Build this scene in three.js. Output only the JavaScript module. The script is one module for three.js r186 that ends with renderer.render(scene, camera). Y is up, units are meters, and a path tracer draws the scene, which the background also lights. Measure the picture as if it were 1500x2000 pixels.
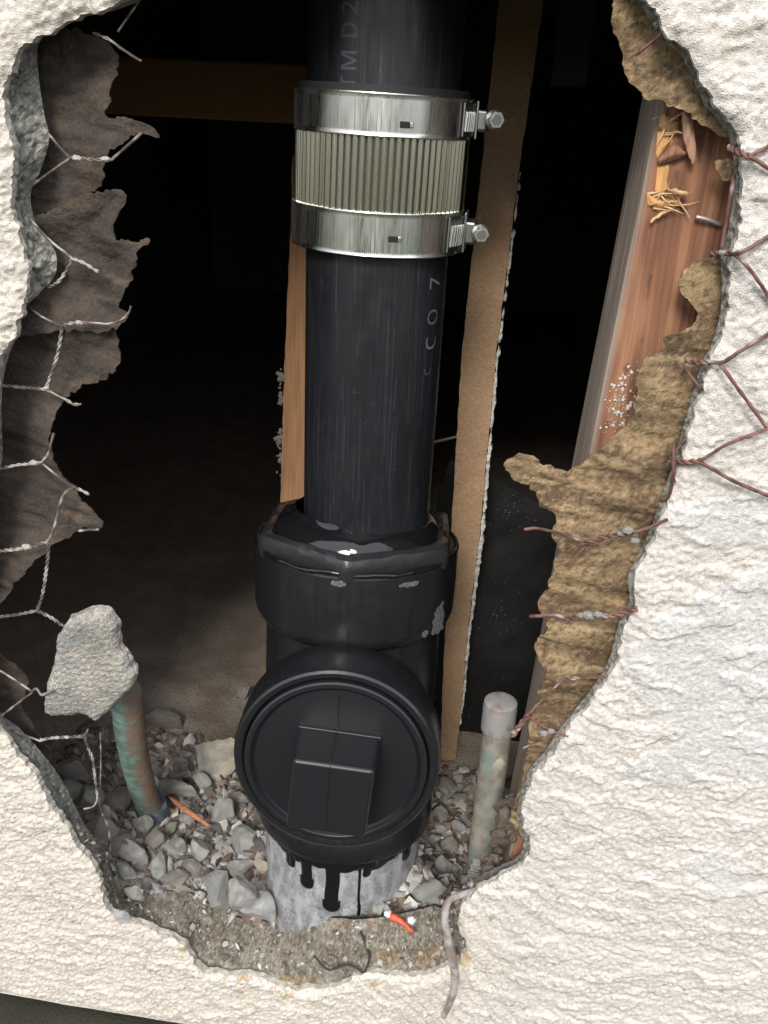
import * as THREE from 'three';
import { mergeGeometries, mergeVertices, toCreasedNormals } from 'three/addons/utils/BufferGeometryUtils.js';
import { ImprovedNoise } from 'three/addons/math/ImprovedNoise.js';
import { RoundedBoxGeometry } from 'three/addons/geometries/RoundedBoxGeometry.js';

// ------------------------------------------------------------------ camera
const scene = new THREE.Scene();
const R = THREE.MathUtils.degToRad;
const camera = new THREE.PerspectiveCamera(60.93, 0.75, 0.02, 400);
camera.rotation.order = 'YXZ';
camera.rotation.set(R(-25), R(6.5), R(2.9));
camera.position.set(0.0765, 0, 0.45);
camera.updateMatrixWorld(true);
camera.updateProjectionMatrix();

// ------------------------------------------------------------------ sky, sun, exposure
const renderer = new THREE.WebGLRenderer({ antialias: true });
renderer.toneMapping = THREE.LinearToneMapping;
renderer.toneMappingExposure = 1.5;
renderer.shadowMap.enabled = true;
const skyTex = (() => {
  const w = 256, h = 128, a = new Float32Array(w * h * 4), nz = new ImprovedNoise();
  for (let j = 0; j < h; j++) for (let i = 0; i < w; i++) {
    const el = ((j + .5) / h - .5) * Math.PI, az = (i + .5) / w * Math.PI * 2;
    const s = Math.max(0, Math.sin(el)), cx = Math.cos(az) * Math.cos(el), cz = Math.sin(az) * Math.cos(el);
    const cl = nz.noise(cx * 2.2, s * 4, cz * 2.2) * .5 + nz.noise(cx * 5, s * 9, cz * 5 + 7) * .25;
    const l = (1.1 + .4 * s) * (1 + .28 * cl);
    const k = (j * w + i) * 4;
    a[k] = l * .97; a[k + 1] = l * 1.0; a[k + 2] = l * 1.07; a[k + 3] = 1;
  }
  const t = new THREE.DataTexture(a, w, h, THREE.RGBAFormat, THREE.FloatType);
  t.mapping = THREE.EquirectangularReflectionMapping; t.magFilter = t.minFilter = THREE.LinearFilter; t.needsUpdate = true;
  return t;
})();
scene.background = skyTex; scene.environment = skyTex;
const sun = new THREE.DirectionalLight(new THREE.Color(1, .95, .86), 2);
sun.position.set(-.45, 2.75, 4.2); sun.target.position.set(0, -.3, 0);
sun.castShadow = true; sun.shadow.radius = 34; sun.shadow.mapSize.set(2048, 2048);
Object.assign(sun.shadow.camera, { left: -4, right: 4, top: 4, bottom: -4, near: .5, far: 20 });
scene.add(sun, sun.target);

// ------------------------------------------------------------------ helpers
const creased = (g, angle) => { g.scale(4000, 4000, 4000); const c = toCreasedNormals(g, angle); c.scale(1 / 4000, 1 / 4000, 1 / 4000); return c; };   // its welding distance is a centimetre, so weld at a larger scale
const IN = new ImprovedNoise();
const N = (x, y, z = 0) => IN.noise(x, y, z);
const fbm = (x, y, z = 0, o = 4) => { let s = 0, a = .5; for (let i = 0; i < o; i++) { s += a * IN.noise(x, y, z + i * 7.3); x *= 2.03; y *= 2.03; z *= 2.03; a *= .5; } return s; };
let seed = 12345;
const rnd = () => { seed = (seed * 1664525 + 1013904223) >>> 0; return seed / 4294967296; };
const rr = (a, b) => a + (b - a) * rnd();
const clamp = (x, a = 0, b = 1) => Math.min(b, Math.max(a, x));
const ss = (a, b, x) => { const t = clamp((x - a) / (b - a)); return t * t * (3 - 2 * t); };
const mixc = (a, b, t) => [a[0] + (b[0] - a[0]) * t, a[1] + (b[1] - a[1]) * t, a[2] + (b[2] - a[2]) * t];
const V = (x, y, z) => new THREE.Vector3(x, y, z);
// a photo pixel gives a direction; the distance comes from the plane that the thing lies in
function dirOf(px, py) { return V(px / 750 - 1, 1 - py / 1000, .5).unproject(camera).sub(camera.position).normalize(); }
function onZ(px, py, z) { const d = dirOf(px, py); return camera.position.clone().addScaledVector(d, (z - camera.position.z) / d.z); }
function onY(px, py, y) { const d = dirOf(px, py); return camera.position.clone().addScaledVector(d, (y - camera.position.y) / d.y); }
const poly = (pts, z) => pts.map(([a, b]) => { const p = onZ(a, b, z); return [p.x, p.y]; });

const used = {};
function numbered(n) { if (!(n in used)) { used[n] = 0; return n; } used[n]++; return n + '_' + String(used[n]).padStart(3, '0'); }
function shadows(o) { o.traverse(c => { if (c.isMesh) { c.castShadow = true; c.receiveShadow = true; } }); }
function tag(o, label, category, group, kind) {
  o.userData.label = label; o.userData.category = category;
  if (group) o.userData.group = group;
  if (kind) o.userData.kind = kind;
  return o;
}
function thing(name, label, category, pos = [0, 0, 0], group) {
  const o = new THREE.Group(); o.name = numbered(name); o.position.set(...pos); scene.add(o);
  return tag(o, label, category, group);
}
function mesh(name, geo, mat, parent) {
  const m = new THREE.Mesh(geo, mat); m.name = parent ? name : numbered(name); m.castShadow = m.receiveShadow = true;
  (parent || scene).add(m); return m;
}
function structure(name, geo, mat, label) { const m = mesh(name, geo, mat); m.userData.kind = 'structure'; m.userData.label = label; return m; }

// signed distance to a closed polygon, positive inside
function sdf(p, x, y) {
  let d = 1e9, s = -1;
  for (let i = 0, j = p.length - 1; i < p.length; j = i++) {
    const ax = p[i][0], ay = p[i][1], bx = p[j][0], by = p[j][1];
    const ex = bx - ax, ey = by - ay, wx = x - ax, wy = y - ay;
    const t = clamp((wx * ex + wy * ey) / (ex * ex + ey * ey + 1e-15));
    const dx = wx - ex * t, dy = wy - ey * t; d = Math.min(d, dx * dx + dy * dy);
    if ((ay > y) !== (by > y) && x < (bx - ax) * (y - ay) / (by - ay) + ax) s = -s;
  }
  return s * Math.sqrt(d);
}
function lineDist(p, x, y) {
  let d = 1e9;
  for (let i = 0; i + 1 < p.length; i++) {
    const ex = p[i + 1][0] - p[i][0], ey = p[i + 1][1] - p[i][1], wx = x - p[i][0], wy = y - p[i][1];
    const t = clamp((wx * ex + wy * ey) / (ex * ex + ey * ey + 1e-15));
    d = Math.min(d, Math.hypot(wx - ex * t, wy - ey * t));
  }
  return d;
}
function smoothPoly(p, per = 4, closed = true) {
  const c = new THREE.CatmullRomCurve3(p.map(q => V(q[0], q[1], q[2] || 0)), closed, 'centripetal');
  return c.getPoints(p.length * per).slice(0, closed ? -1 : undefined).map(v => [v.x, v.y, v.z]);
}
function geoOf(pos, idx, uv, col) {
  const g = new THREE.BufferGeometry();
  g.setAttribute('position', new THREE.Float32BufferAttribute(pos, 3));
  if (uv) g.setAttribute('uv', new THREE.Float32BufferAttribute(uv, 2));
  if (col) g.setAttribute('color', new THREE.Float32BufferAttribute(col, 3));
  g.setIndex(idx); g.computeVertexNormals(); return g;
}
// a sheet of any outline with thickness: marching squares over a signed distance
function slab({ inside, box, res, front, back, color, wallColor, wallSteps = 1, wallNoise = 0, closeBack = true }) {
  const [x0, y0, x1, y1] = box, nx = Math.ceil((x1 - x0) / res) + 1, ny = Math.ceil((y1 - y0) / res) + 1;
  const D = new Float32Array(nx * ny);
  for (let j = 0; j < ny; j++) for (let i = 0; i < nx; i++) { let d = inside(x0 + i * res, y0 + j * res); if (Math.abs(d) < res * .03) d = res * .03 * (d < 0 ? -1 : 1); D[j * nx + i] = d; }
  const vx = [], vy = [], vd = [], idx = [], ids = new Map(), border = [];
  const vert = (key, x, y, d) => { let k = ids.get(key); if (k === undefined) { k = vx.length; vx.push(x); vy.push(y); vd.push(d); ids.set(key, k); } return k; };
  const corner = (i, j) => vert((j * nx + i) * 3, x0 + i * res, y0 + j * res, D[j * nx + i]);
  const cross = (i, j, k, l) => {
    const a = Math.min(i, k), b = Math.min(j, l), h = j === l, da = D[b * nx + a], db = h ? D[b * nx + a + 1] : D[(b + 1) * nx + a], t = da / (da - db);
    return vert((b * nx + a) * 3 + (h ? 1 : 2), x0 + (a + (h ? t : 0)) * res, y0 + (b + (h ? 0 : t)) * res, 0);
  };
  for (let j = 0; j + 1 < ny; j++) for (let i = 0; i + 1 < nx; i++) {
    const c = [[i, j], [i + 1, j], [i + 1, j + 1], [i, j + 1]], ins = c.map(([a, b]) => D[b * nx + a] > 0);
    if (!(ins[0] || ins[1] || ins[2] || ins[3])) continue;
    const list = [];
    for (let k = 0; k < 4; k++) {
      const n = (k + 1) % 4;
      if (ins[k]) list.push([corner(...c[k]), 0]);
      if (ins[k] !== ins[n]) list.push([cross(...c[k], ...c[n]), ins[k] ? 1 : 2]);
    }
    for (let k = 1; k + 1 < list.length; k++) idx.push(list[0][0], list[k][0], list[k + 1][0]);
    for (let k = 0; k < list.length; k++) if (list[k][1] === 1) border.push(list[k][0], list[(k + 1) % list.length][0]);
  }
  const make = (fz, flip) => {
    const pos = [], uv = [], col = [];
    for (let k = 0; k < vx.length; k++) { const z = fz(vx[k], vy[k], vd[k]); pos.push(vx[k], vy[k], z); uv.push(vx[k], vy[k]); col.push(...color(vx[k], vy[k], vd[k], z)); }
    const id = flip ? idx.map((_, k) => idx[k - k % 3 + [0, 2, 1][k % 3]]) : idx;
    return geoOf(pos, id, uv, col);
  };
  const f = make(front, false), parts = [f];
  if (back) {
    if (closeBack) parts.push(make(back, true));
    const wp = [], wi = [], wu = [], wc = [], map = new Map(), S = wallSteps;
    const ring = k => {
      if (map.has(k)) return map.get(k);
      const s = wp.length / 3, zf = front(vx[k], vy[k], 0), zb = back(vx[k], vy[k], 0);
      for (let q = 0; q <= S; q++) {
        const t = q / S, z = zf + (zb - zf) * t, e = q && q < S ? wallNoise : 0;
        wp.push(vx[k] + e * N(vx[k] * 220, vy[k] * 220, z * 300), vy[k] + e * N(vx[k] * 220 + 9, vy[k] * 220, z * 300 + 4), z);
        wu.push(vx[k] + vy[k], z); wc.push(...(wallColor || color)(vx[k], vy[k], 0, z));
      }
      map.set(k, s); return s;
    };
    for (let b = 0; b < border.length; b += 2) {
      const p = ring(border[b]), q = ring(border[b + 1]);
      for (let s = 0; s < S; s++) wi.push(p + s, p + s + 1, q + s, q + s, p + s + 1, q + s + 1);
    }
    if (wi.length) parts.push(geoOf(wp, wi, wu, wc));
  }
  return parts.length > 1 ? mergeGeometries(parts) : f;
}
const bbox = (p, m = .004) => [Math.min(...p.map(q => q[0])) - m, Math.min(...p.map(q => q[1])) - m, Math.max(...p.map(q => q[0])) + m, Math.max(...p.map(q => q[1])) + m];
function lathe(profile, seg = 96) {          // [[r, y], ...] from top to bottom; sharp where a point is doubled
  const g = new THREE.LatheGeometry(profile.map(([r, y]) => new THREE.Vector2(Math.max(r, 1e-5), y)).reverse(), seg);
  return creased(g, R(32));
}
function tube(points, radius, color, { seg = 5, per = 5, wobble = 0, uvLen = 1 } = {}) {
  const c = new THREE.CatmullRomCurve3(points, false, 'centripetal'), n = Math.max(2, Math.ceil(c.getLength() / .0022 / 5 * per));
  const rf = typeof radius === 'function' ? radius : () => radius;
  const fr = c.computeFrenetFrames(n, false), pos = [], idx = [], uv = [], col = [];
  for (let i = 0; i <= n; i++) {
    const t = i / n, p = c.getPointAt(t);
    for (let k = 0; k < seg; k++) {
      const a = k / seg * Math.PI * 2, r = rf(t) * (1 + wobble * N(p.x * 400 + k, p.y * 400, p.z * 400));
      const q = p.clone().addScaledVector(fr.normals[i], Math.cos(a) * r).addScaledVector(fr.binormals[i], Math.sin(a) * r);
      pos.push(q.x, q.y, q.z); uv.push(k / seg, t * uvLen); col.push(...(color ? color(q.x, q.y, q.z, t) : [1, 1, 1]));
    }
  }
  for (let i = 0; i < n; i++) for (let k = 0; k < seg; k++) { const a = i * seg + k, b = i * seg + (k + 1) % seg; idx.push(a, b, a + seg, b, b + seg, a + seg); }
  for (const e of [0, n]) { const p = c.getPointAt(e / n), s = pos.length / 3; pos.push(p.x, p.y, p.z); uv.push(.5, .5); col.push(...(color ? color(p.x, p.y, p.z, e / n) : [1, 1, 1])); for (let k = 0; k < seg; k++) { const a = e * seg + k, b = e * seg + (k + 1) % seg; e ? idx.push(s, a, b) : idx.push(s, b, a); } }
  return geoOf(pos, idx, uv, col);
}
function bx(w, h, d, x = 0, y = 0, z = 0, r = 0) { const g = r ? new RoundedBoxGeometry(w, h, d, 2, r) : new THREE.BoxGeometry(w, h, d); g.translate(x, y, z); return g; }
function tint(g, f) {                         // vertex colours from a function of position
  const p = g.attributes.position, c = new Float32Array(p.count * 3);
  for (let i = 0; i < p.count; i++) { const k = f(p.getX(i), p.getY(i), p.getZ(i)); c[i * 3] = k[0]; c[i * 3 + 1] = k[1]; c[i * 3 + 2] = k[2]; }
  g.setAttribute('color', new THREE.BufferAttribute(c, 3)); return g;
}

// ------------------------------------------------------------------ textures and materials
function dataTex(w, h, f, srgb = false) {
  const a = new Uint8Array(w * h * 4);
  for (let j = 0; j < h; j++) for (let i = 0; i < w; i++) { const c = f(i / w, j / h, i, j), k = (j * w + i) * 4; a[k] = clamp(c[0]) * 255; a[k + 1] = clamp(c[1]) * 255; a[k + 2] = clamp(c[2]) * 255; a[k + 3] = 255; }
  const t = new THREE.DataTexture(a, w, h); t.wrapS = t.wrapT = THREE.RepeatWrapping; t.magFilter = THREE.LinearFilter; t.minFilter = THREE.LinearMipmapLinearFilter; t.generateMipmaps = true;
  if (srgb) t.colorSpace = THREE.SRGBColorSpace; t.needsUpdate = true; return t;
}
// noise that tiles: blend of shifted copies
const tile = (u, v, f, s) => { const a = N(u * f, v * f, s), b = N((u - 1) * f, v * f, s), c = N(u * f, (v - 1) * f, s), d = N((u - 1) * f, (v - 1) * f, s); return (a * (1 - u) + b * u) * (1 - v) + (c * (1 - u) + d * u) * v; };
const grit = dataTex(512, 512, (u, v) => { const g = .82 + .35 * tile(u, v, 24, 1) + .3 * tile(u, v, 70, 2) + .25 * tile(u, v, 150, 3); return [g, g, g]; });
const gritB = dataTex(512, 512, (u, v) => { const g = .5 + .4 * tile(u, v, 30, 5) + .45 * tile(u, v, 90, 6) + .4 * tile(u, v, 190, 7); return [g, g, g]; });
const rep = (t, x, y = x) => { const c = t.clone(); c.repeat.set(x, y); c.needsUpdate = true; return c; };
const woodTex = dataTex(512, 512, (u, v) => {
  const w = .25 * tile(u, v, 4, 3), g = .78 + .3 * tile(u + w * .04, v * .12, 60, 8) + .22 * tile(u, v * .05, 150, 9) + .12 * tile(u, v, 12, 4);
  return [g, g * .98, g * .96];
});
const boardTex = dataTex(512, 512, (u, v) => {
  let g = .85 + .25 * tile(u, v, 40, 11) + .2 * tile(u, v, 120, 12) + .15 * tile(u, v, 8, 13);
  if (tile(u, v, 26, 15) > .52) g *= .35;
  return [g, g, g];
});
const scratchRough = dataTex(512, 512, (u, v) => { const g = .5 + .3 * tile(u, v, 5, 21) + .22 * tile(u, v * .06, 150, 22) + .2 * tile(u, v, 40, 23); return [g, g, g]; });
const M = {};
const std = (o) => new THREE.MeshStandardMaterial(o);
M.stucco = std({ color: 0xffffff, vertexColors: true, roughness: .93, map: rep(grit, 16), bumpMap: rep(gritB, 14), bumpScale: .0008 });
M.mortar = std({ color: 0xffffff, vertexColors: true, roughness: .97, map: rep(grit, 22), bumpMap: rep(gritB, 18), bumpScale: .0035 });
M.dirt = std({ color: 0xffffff, vertexColors: true, roughness: 1, map: rep(grit, 14), bumpMap: rep(gritB, 12), bumpScale: .002 });
M.felt = std({ color: 0xffffff, vertexColors: true, roughness: .95, map: rep(grit, 20), bumpMap: rep(gritB, 20), bumpScale: .0012, side: THREE.DoubleSide });
M.wire = std({ color: 0xffffff, vertexColors: true, roughness: .9, metalness: 0 });
M.stone = std({ color: 0xffffff, vertexColors: true, roughness: .95, map: rep(grit, 3), bumpMap: rep(gritB, 2), bumpScale: .0012 });
M.stud = std({ color: 0xffffff, vertexColors: true, roughness: .75, map: rep(woodTex, 7, 3), bumpMap: rep(woodTex, 7, 3), bumpScale: .0008 });
M.board = std({ color: new THREE.Color(.48, .31, .185), roughness: .85, map: rep(boardTex, 7), bumpMap: rep(gritB, 12), bumpScale: .0008 });
M.strip = std({ color: new THREE.Color(.44, .235, .12), roughness: .8, map: rep(woodTex, 9, 3) });
M.beam = std({ color: new THREE.Color(.45, .27, .12), roughness: .8, map: rep(woodTex, 2, 7) });
M.dark = std({ color: new THREE.Color(.05, .04, .038), roughness: 1 });
M.gypsum = std({ color: new THREE.Color(.62, .6, .56), roughness: 1, map: rep(grit, 2) });
M.abs = std({ color: new THREE.Color(.011, .0115, .013), roughness: .36, roughnessMap: rep(scratchRough, 1) });
M.abs.roughness = .6;
M.plug = new THREE.MeshPhysicalMaterial({ color: new THREE.Color(.010, .0106, .013), roughness: .38, roughnessMap: null });
M.cement = std({ color: new THREE.Color(.008, .008, .009), roughness: .09 });
M.rubber = std({ color: new THREE.Color(.015, .015, .016), roughness: .6 });
M.steel = std({ color: new THREE.Color(.62, .62, .58), metalness: 1, roughness: .24, roughnessMap: null });
M.steelDark = std({ color: new THREE.Color(.34, .34, .33), metalness: 1, roughness: .35 });
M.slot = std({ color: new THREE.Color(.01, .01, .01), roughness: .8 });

// ------------------------------------------------------------------ outdoors: ground, lawn, foundation (what the metal mirrors)
const BOTTOM = onZ(170, 1972, 0).y;          // lower edge of the stucco
const GROUND = BOTTOM - .009;
{
  const g = new THREE.PlaneGeometry(9, 1.4, 220, 60); g.rotateX(-Math.PI / 2); g.translate(.3, GROUND, .69);
  const p = g.attributes.position;
  for (let i = 0; i < p.count; i++) p.setY(i, p.getY(i) + .006 * fbm(p.getX(i) * 18, p.getZ(i) * 18, 3));
  g.computeVertexNormals();
  const uv = g.attributes.uv; for (let i = 0; i < p.count; i++) uv.setXY(i, p.getX(i), p.getZ(i));
  structure('soil_bed', tint(g, (x, y, z) => { const n = .8 + .5 * fbm(x * 30, z * 30, 8); return [.05 * n, .045 * n, .028 * n]; }), M.dirt, 'dark olive soil along the foot of the wall');
  const l = new THREE.PlaneGeometry(120, 120, 60, 60); l.rotateX(-Math.PI / 2); l.translate(0, GROUND - .03, 61.2);
  structure('lawn', l, std({ color: new THREE.Color(.075, .11, .04), roughness: 1, map: rep(grit, 60) }), 'mown green lawn in front of the wall');
  const pv = bx(.9, .05, 7, -1.75, GROUND - .012, 4.9);
  structure('added_path', pv, std({ color: new THREE.Color(.42, .4, .36), roughness: .95, map: rep(grit, 8) }), 'pale unseen concrete path added across the lawn for the steel to mirror');  // added out of view as a pale stripe for the steel
  const f = bx(5, .5, .16, .3, BOTTOM - .254, -.105);
  structure('foundation', f, std({ color: new THREE.Color(.2, .19, .17), roughness: 1, map: rep(grit, 4) }), 'grey concrete foundation under the stucco');
}
function shrub(x, z, h, w, label) {
  const t = thing('shrub', label, 'shrub', [x, GROUND - .03, z], 'shrubs across the lawn');
  const pos = [], idx = [], col = [];
  for (let k = 0; k < 2600; k++) {
    const u = rr(-1, 1), a = rr(0, 6.283), q = Math.cbrt(rnd()) * (1 + .25 * N(u * 2 + x, a, 1)), s = Math.sqrt(1 - u * u);
    const c = V(Math.cos(a) * s * q * w / 2, h * (.54 + .46 * u * q), Math.sin(a) * s * q * w / 2), e = rr(.035, .07);
    const d1 = V(rr(-1, 1), rr(-1, 1), rr(-1, 1)).normalize(), d2 = V(rr(-1, 1), rr(-1, 1), rr(-1, 1)).cross(d1).normalize(), b = pos.length / 3;
    for (const [i, j] of [[-1, 0], [0, -.5], [1, 0], [0, .5]]) { const v = c.clone().addScaledVector(d1, i * e).addScaledVector(d2, j * e); pos.push(v.x, v.y, v.z); const m = .7 + .6 * ((k * 37 % 100) / 100); col.push(.05 * m, .085 * m, .025 * m); }
    idx.push(b, b + 1, b + 2, b, b + 2, b + 3);
  }
  mesh('crown', geoOf(pos, idx, null, col), M.leaf ||= std({ vertexColors: true, roughness: .7, side: THREE.DoubleSide }), t);
  mesh('trunk', new THREE.CylinderGeometry(.02, .04, h * .6, 8).translate(0, h * .3, 0), M.beam, t);
}
{
  const t = thing('added_fence', 'unseen brown gray board fence added across the lawn for the steel to mirror', 'fence', [0, GROUND - .03, 4.6]);  // added out of view to keep bright horizon sky off the steel bands
  const g = bx(.145, 1.25, .02, 0, .625, 0), fm = [.8, 1, 1.25].map(k => std({ color: new THREE.Color(.26 * k, .22 * k, .17 * k), roughness: .9 }));
  for (let k = 0; k < 70; k++) { const m = mesh('board', g, fm[k * 7 % 3], t); m.position.set((k - 35) * .15, 0, (k % 2) * .004); }
  mesh('rail', bx(10.6, .09, .04, 0, .4, .04), fm[0], t); mesh('rail', bx(10.6, .09, .04, 0, 1.05, .04), fm[0], t);
}
shrub(-.3, 2.4, 1.05, .8, 'tall dark green shrub facing the broken wall across the lawn');
shrub(1.6, 2.0, .9, .8, 'mid green round shrub beside the tall dark one');
shrub(3.4, 1.3, 1.2, 1.2, 'broad green shrub close to the house wall');
shrub(-3.6, 2.2, 1.3, 1.3, 'large green shrub on the far side of the concrete path');

// ------------------------------------------------------------------ crawl space shell
const AX = -.11;                              // depth of the drain's axis behind the stucco face
{
  const w = std({ color: new THREE.Color(.36, .32, .28), roughness: 1, map: rep(grit, 3) });
  const shell = [['crawl_space_wall', bx(2.3, 1.9, .06, -.1, -.05, -2.63), 'dark back wall of the crawl space'],
    ['crawl_space_wall', bx(.06, 1.9, 2.59, -.95, -.05, -1.302), 'dark side wall of the crawl space on the felt side'],
    ['crawl_space_wall', bx(.06, 1.9, 2.59, .75, -.05, -1.302), 'dark side wall of the crawl space on the stud side'],
    ['crawl_space_ceiling', bx(1.64, .06, 2.59, -.1, .75, -1.302), 'dark underside of the floor above']];
  for (const [n, g, l] of shell) structure(n, g, w, l);
}
// ------------------------------------------------------------------ the broken stucco wall
// pairs: edge of the painted face, then the inner end of the broken mortar face with its depth
const EDGE = [
  [235, 4, 243, 14, -.02], [140, 36, 178, 30, -.022], [96, 60, 96, 62, -.022], [44, 82, 74, 92, -.023], [28, 124, 74, 130, -.023], [4, 165, 78, 170, -.023], [8, 224, 87, 226, -.023], [22, 288, 96, 268, -.022], [24, 340, 80, 330, -.022], [16, 398, 60, 380, -.021],
  [30, 440, 72, 440, -.021], [40, 485, 108, 492, -.02], [50, 545, 108, 535, -.02], [44, 580, 76, 574, -.018], [34, 622, 44, 606, -.014], [22, 662, 36, 650, -.014], [-2, 700, 16, 700, -.014], [-12, 760, 4, 762, -.014], [-16, 850, 4, 850, -.016], [-14, 900, 4, 896, -.016], [-36, 1000, -24, 1000, -.016], [-56, 1150, -46, 1150, -.016], [-50, 1300, -34, 1290, -.016], [-18, 1410, 4, 1394, -.018],
  [10, 1448, 40, 1424, -.02], [38, 1486, 78, 1466, -.022], [64, 1514, 108, 1504, -.024], [84, 1550, 128, 1536, -.024], [100, 1580, 140, 1560, -.024], [124, 1612, 160, 1600, -.024], [146, 1650, 180, 1630, -.024], [177, 1688, 204, 1660, -.026], [193, 1718, 214, 1694, -.03], [197, 1748, 226, 1720, -.034],
  [213, 1783, 250, 1752, -.036], [246, 1800, 290, 1744, -.04], [292, 1816, 330, 1738, -.044], [326, 1832, 372, 1742, -.046], [356, 1846, 410, 1764, -.046], [372, 1872, 440, 1780, -.046], [396, 1900, 470, 1790, -.046], [440, 1907, 510, 1796, -.046], [486, 1908, 550, 1796, -.046], [522, 1918, 580, 1790, -.036], [556, 1933, 616, 1786, -.026], [612, 1935, 660, 1790, -.02], [668, 1930, 700, 1792, -.018], [700, 1906, 740, 1790, -.019], [780, 1908, 784, 1782, -.024], [828, 1910, 824, 1772, -.032], [866, 1894, 850, 1766, -.04],
  [902, 1874, 872, 1772, -.044], [912, 1850, 884, 1764, -.044], [896, 1818, 884, 1752, -.04], [898, 1786, 890, 1744, -.036], [914, 1758, 904, 1730, -.03], [942, 1736, 934, 1712, -.026], [990, 1712, 978, 1690, -.022], [1018, 1696, 1006, 1676, -.018], [1032, 1670, 1020, 1660, -.012], [1037, 1640, 1022, 1636, -.01], [1025, 1618, 1014, 1616, -.01], [1020, 1596, 1010, 1590, -.01], [1031, 1550, 1018, 1544, -.009], [1048, 1510, 1034, 1504, -.009], [1083, 1474, 1068, 1462, -.009], [1104, 1438, 1090, 1428, -.009], [1143, 1390, 1128, 1380, -.009], [1173, 1350, 1158, 1340, -.009], [1200, 1308, 1184, 1300, -.009], [1212, 1270, 1196, 1268, -.009], [1221, 1224, 1208, 1220, -.008], [1243, 1184, 1228, 1178, -.008], [1241, 1124, 1228, 1122, -.008], [1266, 1080, 1252, 1074, -.008],
  [1291, 1022, 1276, 1018, -.008], [1305, 982, 1290, 976, -.008], [1325, 930, 1308, 926, -.008], [1344, 860, 1328, 856, -.008], [1354, 826, 1338, 822, -.008], [1374, 756, 1358, 752, -.008], [1386, 716, 1370, 712, -.008], [1410, 664, 1394, 660, -.008], [1424, 600, 1408, 598, -.009], [1428, 550, 1410, 548, -.01], [1428, 508, 1408, 506, -.01], [1442, 440, 1424, 438, -.011], [1452, 348, 1434, 350, -.011], [1440, 264, 1424, 270, -.011], [1408, 218, 1396, 228, -.011], [1384, 190, 1372, 198, -.011], [1364, 136, 1350, 142, -.01], [1342, 98, 1328, 106, -.01], [1306, 68, 1292, 76, -.01], [1284, 28, 1268, 34, -.01], [1262, -2, 1246, 4, -.01],
  [1220, -60, 1200, -48, -.012], [1080, -120, 1060, -105, -.016], [760, -150, 760, -130, -.018], [450, -120, 460, -96, -.018], [320, -50, 330, -28, -.018]];
const HOLE = smoothPoly(EDGE.map(e => { const p = onZ(e[0], e[1], 0); return [p.x, p.y]; }), 3);
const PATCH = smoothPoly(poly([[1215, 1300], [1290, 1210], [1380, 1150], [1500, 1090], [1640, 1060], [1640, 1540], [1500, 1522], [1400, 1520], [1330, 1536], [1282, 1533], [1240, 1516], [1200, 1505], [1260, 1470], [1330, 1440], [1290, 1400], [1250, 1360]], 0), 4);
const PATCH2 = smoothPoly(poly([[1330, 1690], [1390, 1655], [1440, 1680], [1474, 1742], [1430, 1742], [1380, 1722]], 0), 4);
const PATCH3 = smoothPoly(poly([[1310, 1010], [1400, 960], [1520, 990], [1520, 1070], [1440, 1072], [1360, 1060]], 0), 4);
const CRACKS = [[[322, 1833], [300, 1850], [290, 1870], [283, 1893], [300, 1912], [316, 1916]], [[1027, 1622], [1045, 1614], [1062, 1604], [1078, 1594], [1098, 1592]], [[897, 1866], [920, 1888], [951, 1908], [952, 1922], [966, 1926], [964, 1944]]].map(c => poly(c, 0));
const STAINS = [[905, 1870, 30], [890, 1810, 16], [480, 1912, 16], [470, 1935, 12], [560, 1945, 14], [1075, 1600, 12], [690, 1960, 12], [730, 1918, 12], [165, 1665, 8], [360, 1855, 14], [1390, 1760, 5], [1040, 1300, 0]].map(([a, b, r]) => { const p = onZ(a, b, 0); return [p.x, p.y, r / 3400]; });
const hash2 = (i, j) => { let h = (i * 374761393 + j * 668265263) | 0; h = Math.imul(h ^ (h >>> 13), 1274126177); return ((h ^ (h >>> 16)) >>> 0) / 4294967296; };
function cells(x, y) {                        // distance to the nearest and second nearest grain centre
  const i0 = Math.floor(x), j0 = Math.floor(y); let a = 9, b = 9;
  for (let j = -1; j <= 1; j++) for (let i = -1; i <= 1; i++) { const u = i0 + i, v = j0 + j, dx = u + .15 + .7 * hash2(u, v) - x, dy = v + .15 + .7 * hash2(v + 57, u - 31) - y, d = dx * dx + dy * dy; if (d < a) { b = a; a = d; } else if (d < b) b = d; }
  return [Math.sqrt(a), Math.sqrt(b)];
}
const SILL = [], LEDGE = [];
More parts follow.
